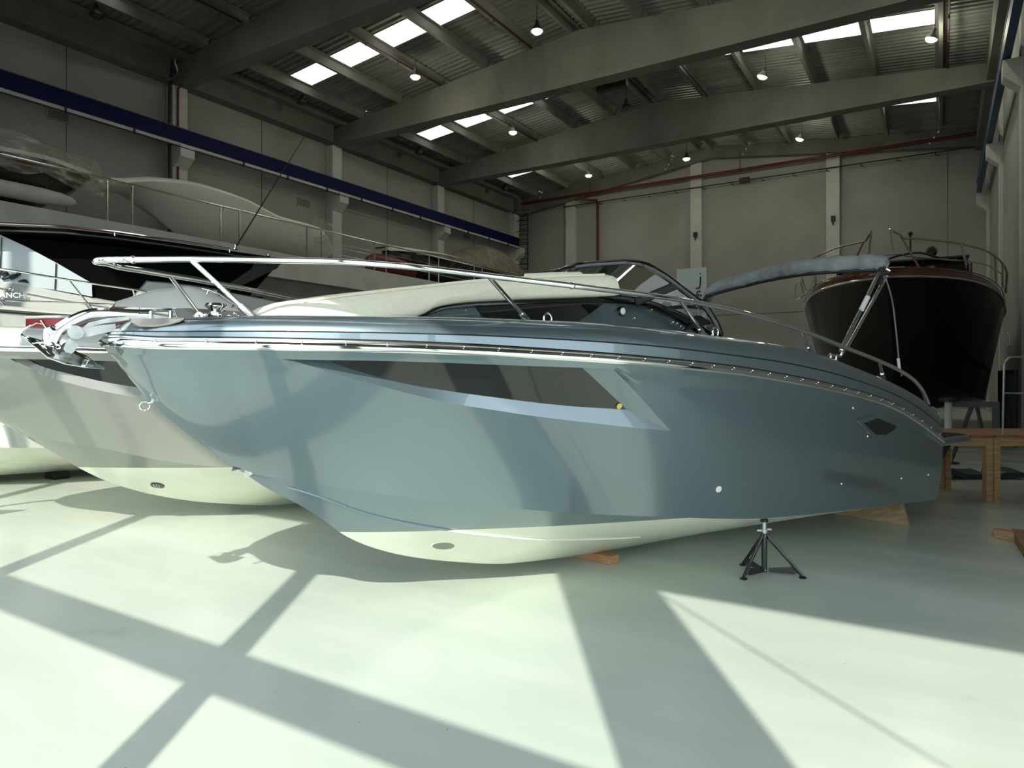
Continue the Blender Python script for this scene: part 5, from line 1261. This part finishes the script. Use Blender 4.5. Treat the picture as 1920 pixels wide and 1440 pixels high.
MB().lathe([(0,.385),(.026,.385),(.028,.39),(.028,.405),(.0,.41)], (0,0,0), 'Z', 16).build('pad', M['matblack'], st)
for z_ in (.035, .285): MB().ball((-FW.x*.022, -FW.y*.022, z_), .006, 8, 5).build('bolt', M['steel'], st, smooth=True)
# timber blocks
def timber(name, a, b, w, h, m, label, cat='timber block', z0=0.0, group=None, roll=None):
    a, b = Vector((a.x, a.y, 0)), Vector((b.x, b.y, 0)); d = (b-a); L = d.length; d.normalize(); s_ = Vector((-d.y, d.x, 0)); c = (a+b)/2
    r = MB().obox((0,0,0), (L/2,0,0), (0,w/2,0), (0,0,h/2)).build(name, m, None, bevel=.006); r.location = (c.x, c.y, z0+h/2); r.rotation_euler = (0, 0, math.atan2(d.y, d.x))
    return tag(r, label, cat, group)
a_ = g0(1148, 1056); ax = (g0(1148,1056)-g0(1040,1030)).normalized()
timber('timber_block', a_+ax*.02, a_-ax*.55, .12, .062, M['block'], 'orange-brown timber block on the floor under the keel of the blue boat')
# board on edge under the stern
p0, p1 = g0(1702, 987), g0(1608, 971); dd = (p1-p0).normalized(); up_ = Vector((0,0,1)); nn_ = Vector((-dd.y, dd.x, 0))
if nn_.dot(FW) < 0: nn_ = -nn_
mb = MB(); A0 = p0; mb.prism([Vector((0,0,0)), dd*((p1-p0).length+.25), dd*((p1-p0).length+.28)+up_*.16+nn_*.05, dd*.10+up_*.245+nn_*.08], nn_*.045)
o = mb.build('plywood_board', M['ply'], None, bevel=.004); o.location = p0; tag(o, 'pale plywood board standing on edge under the stern of the blue boat', 'board')
timber('timber_block', at_z(1600, 968, 0)+FW*.35, at_z(1640, 968, 0)+FW*.35, .5, .16, M['matblack'], 'dark block beside the plywood board under the blue stern')
# white and brown timber at the right edge
a_, b_ = at_z(1915, 1050, 0), at_z(1900, 1018, 0); b2 = b_+(b_-a_)*.25
timber('timber_beam', a_+RT*.12, b2+RT*.10, .16, .085, M['teak'], 'brown timber with pale cut ends lying by the right edge', 'timber')
timber('timber_beam', at_z(1899, 1017, 0)+FW*.2, at_z(1960, 1030, 0)+FW*.2, .1, .08, M['oak'], 'short pale timber lying behind the brown one at the right edge', 'timber')
# wooden platforms (two tables pushed together) at the stern
TH_ = .775
def bench(name, label, ox, oy, ang, L, W, side):
    r = empty(name, (ox, oy, 0), ang); tag(r, label, 'platform')
    n = 5
    for k in range(n):
        x0 = L*k/n; MB().box((x0+.006, 0, TH_-.028), (x0+L/n-.006, W, TH_)).build('board', M['teak'], r, bevel=.003)
    for (x, y) in ((.0, .02), (L-.075, .02), (.0, W-.095), (L-.075, W-.095)): MB().box((x, y, 0), (x+.075, y+.075, TH_-.028)).build('leg', M['oak'], r, bevel=.004)
    for y in (.03, W-.07): MB().box((.075, y, TH_-.13), (L-.075, y+.03, TH_-.029)).build('apron', M['oak'], r, bevel=.003)
    for x in (.02, L-.05): MB().box((x, .1, TH_-.13), (x+.03, W-.1, TH_-.029)).build('apron', M['oak'], r, bevel=.003)
    return r
c0 = g0(1864.5, 943)
ang = YAW
Lb = 1.35
b1 = bench('wooden_platform', 'teak topped wooden work platform behind the stern of the blue boat', (c0-RT*Lb).x, (c0-RT*Lb).y, ang, Lb, 1.0, 0)
b2_ = bench('wooden_platform', 'wooden work platform with a steel handrail at the right edge', (c0+RT*.012).x, (c0+RT*.012).y, ang, Lb, 1.0, 1)
hp = []
for x, y in ((1880,812),(1881,760),(1882,700)): pass
d_ = (c0-EYE).dot(FW)+.06
hr_ = [at_d(x, y, d_) for x, y in ((1880,815),(1881,760),(1882.5,694),(1884,681),(1891,672),(1902,669.5),(1990,669))]
o = MB().tube(spline([b2_.matrix_world.inverted() @ p if False else p for p in hr_], 4), .012, 10)
bpy.context.view_layer.update(); inv = b2_.matrix_world.inverted()
MB().tube(spline([inv @ p for p in hr_], 4), .012, 10).build('handrail', M['galv'], b2_, smooth=True)
MB().tube([inv @ at_d(1881, 737, d_), inv @ at_d(1990, 738.5, d_)], .010, 8).build('handrail_bar', M['galv'], b2_, smooth=True)
# low blue rubber-covered supports lying behind the platforms
def sag(name, pts, m, w, lab):
    P_ = spline([at_z(x, y, .22) for x, y in pts], 8); mb_ = MB(); rings = []
    for p in P_: rings.append([p+FW*.0+UP*-.10, p+FW*.0+UP*.05, p+FW*w+UP*.07, p+FW*w+UP*-.12])
    mb_.loft(rings); return tag(mb_.build(name, m, None, smooth=True, angle=30), lab, 'sling')
def band(name, pts, lab):
    mb_ = MB(); P_ = spline([at_d(x, y, 9.6) for x, y in pts], 8)
    mb_.loft([[p-UP*.09, p-UP*.02, p+UP*.02+FW*.35, p-UP*.09+FW*.35] for p in P_]); o_ = mb_.build(name, M['bluerubber'], None, smooth=True, angle=30)
    zmin = min(v.co.z for v in o_.data.vertices); o_.location.z -= zmin; return tag(o_, lab, 'sling')
band('lifting_sling', [(1768,879),(1790,885),(1815,893),(1838,894),(1850,893)], 'dark blue lifting sling on the floor behind the teak platform')
band('lifting_sling', [(1872,892),(1888,888),(1905,888),(1925,890)], 'dark blue lifting sling on the floor at the right edge')
# white sign with vertical dark letters at the back
sp = at_Y(1296, 500, 33.0); sy = 33.0
xl, xr = at_Y(1269, 505, sy).x, at_Y(1324, 505, sy).x; zt0_ = at_Y(1296, 503, sy).z
sg_ = empty('sign', (xl, sy, 0)); tag(sg_, 'tall white upright sign with dark stacked letters at the back wall', 'sign')
MB().box((0, 0, .3), (xr-xl, .12, zt0_)).build('sign_panel', M['signwhite'], sg_)
for x in (.15, xr-xl-.15): MB().box((x-.04, .02, 0), (x+.04, .1, .3)).build('foot', M['galv'], sg_)
def S_(x, y): p = at_Y(x, y, sy-.012); return Vector((p.x-xl, -.012, p.z))
def ltr(strokes, r=.035):
    for s_ in strokes: MB().tube(spline([S_(x, y) for x, y in s_], 3), r, 6, ry=.03).build('letter', M['ink'], sg_)
ltr([[(1312.5,512.5),(1312.6,514.5)]], .04)
ltr([[(1313.5,519),(1313,533),(1311,540),(1305.5,540)]])
ltr([[(1306,556),(1307,549),(1310,546.5),(1314,546.5)], [(1310,556),(1310,551)], [(1314,556),(1314,552)]])
ltr([[(1284,561),(1287,559),(1291,561),(1291,565)]])
ltr([[(1307.5,595),(1307.5,577),(1314,577)], [(1314,577),(1314.5,595)], [(1311,592),(1311,580)]], .03)
# rack with black bars, cabinet poles and small notice near the back right corner
rk = at_X(1886, 720, WX1-.45); rr0, rr1 = at_X(1873, 700, WX1-.45), at_X(1905, 700, WX1-.45)
rack = empty('bar_rack', (WX1-.45, min(rr0.y, rr1.y), 0)); tag(rack, 'black upright bar rack by the right wall behind the platform', 'rack')
yl = abs(rr0.y-rr1.y); zt2 = at_X(1886, 694, WX1-.45).z
for k in range(10): MB().tube([(0, yl*k/9, .0), (0, yl*k/9, zt2)], .03, 6).build('bar', M['matblack'], rack)
for z_ in (.08, zt2-.05): MB().tube([(0,0,z_), (0,yl,z_)], .035, 6).build('rail', M['matblack'], rack)
pn = at_X(1890, 635, WX1-.03)
nt = MB().box((WX1-.03, pn.y-.35, pn.z-.22), (WX1, pn.y+.35, pn.z+.22)).build('wall_notice', M['litewhite'], None); tag(nt, 'small framed notice on the right wall beside the dark yacht', 'notice')
MB().box((WX1-.036, pn.y-.02, pn.z-.12), (WX1-.03, pn.y+.12, pn.z+.14)).build('red_mark', M['red'], nt)
MB().box((WX1-.036, pn.y-.35, pn.z-.22), (WX1-.03, pn.y-.3, pn.z+.22)).build('frame', M['darkgrey'], nt)
# small cameras and hooks on the back wall columns
for px, py, lab in ((1304, 440, 'small black wall fitting on the middle white column of the back wall'), (1562, 410, 'small black wall fitting on the right white column of the back wall')):
    p = at_Y(px, py, WY1-.38); o = MB().box((-.09,-.1,-.12), (.09,.08,.12)); o.tube([(0,-.02,-.1),(0,-.05,-.32)], .03, 6); q = o.build('wall_fitting', M['matblack'], None); q.location = p; tag(q, lab, 'fitting')
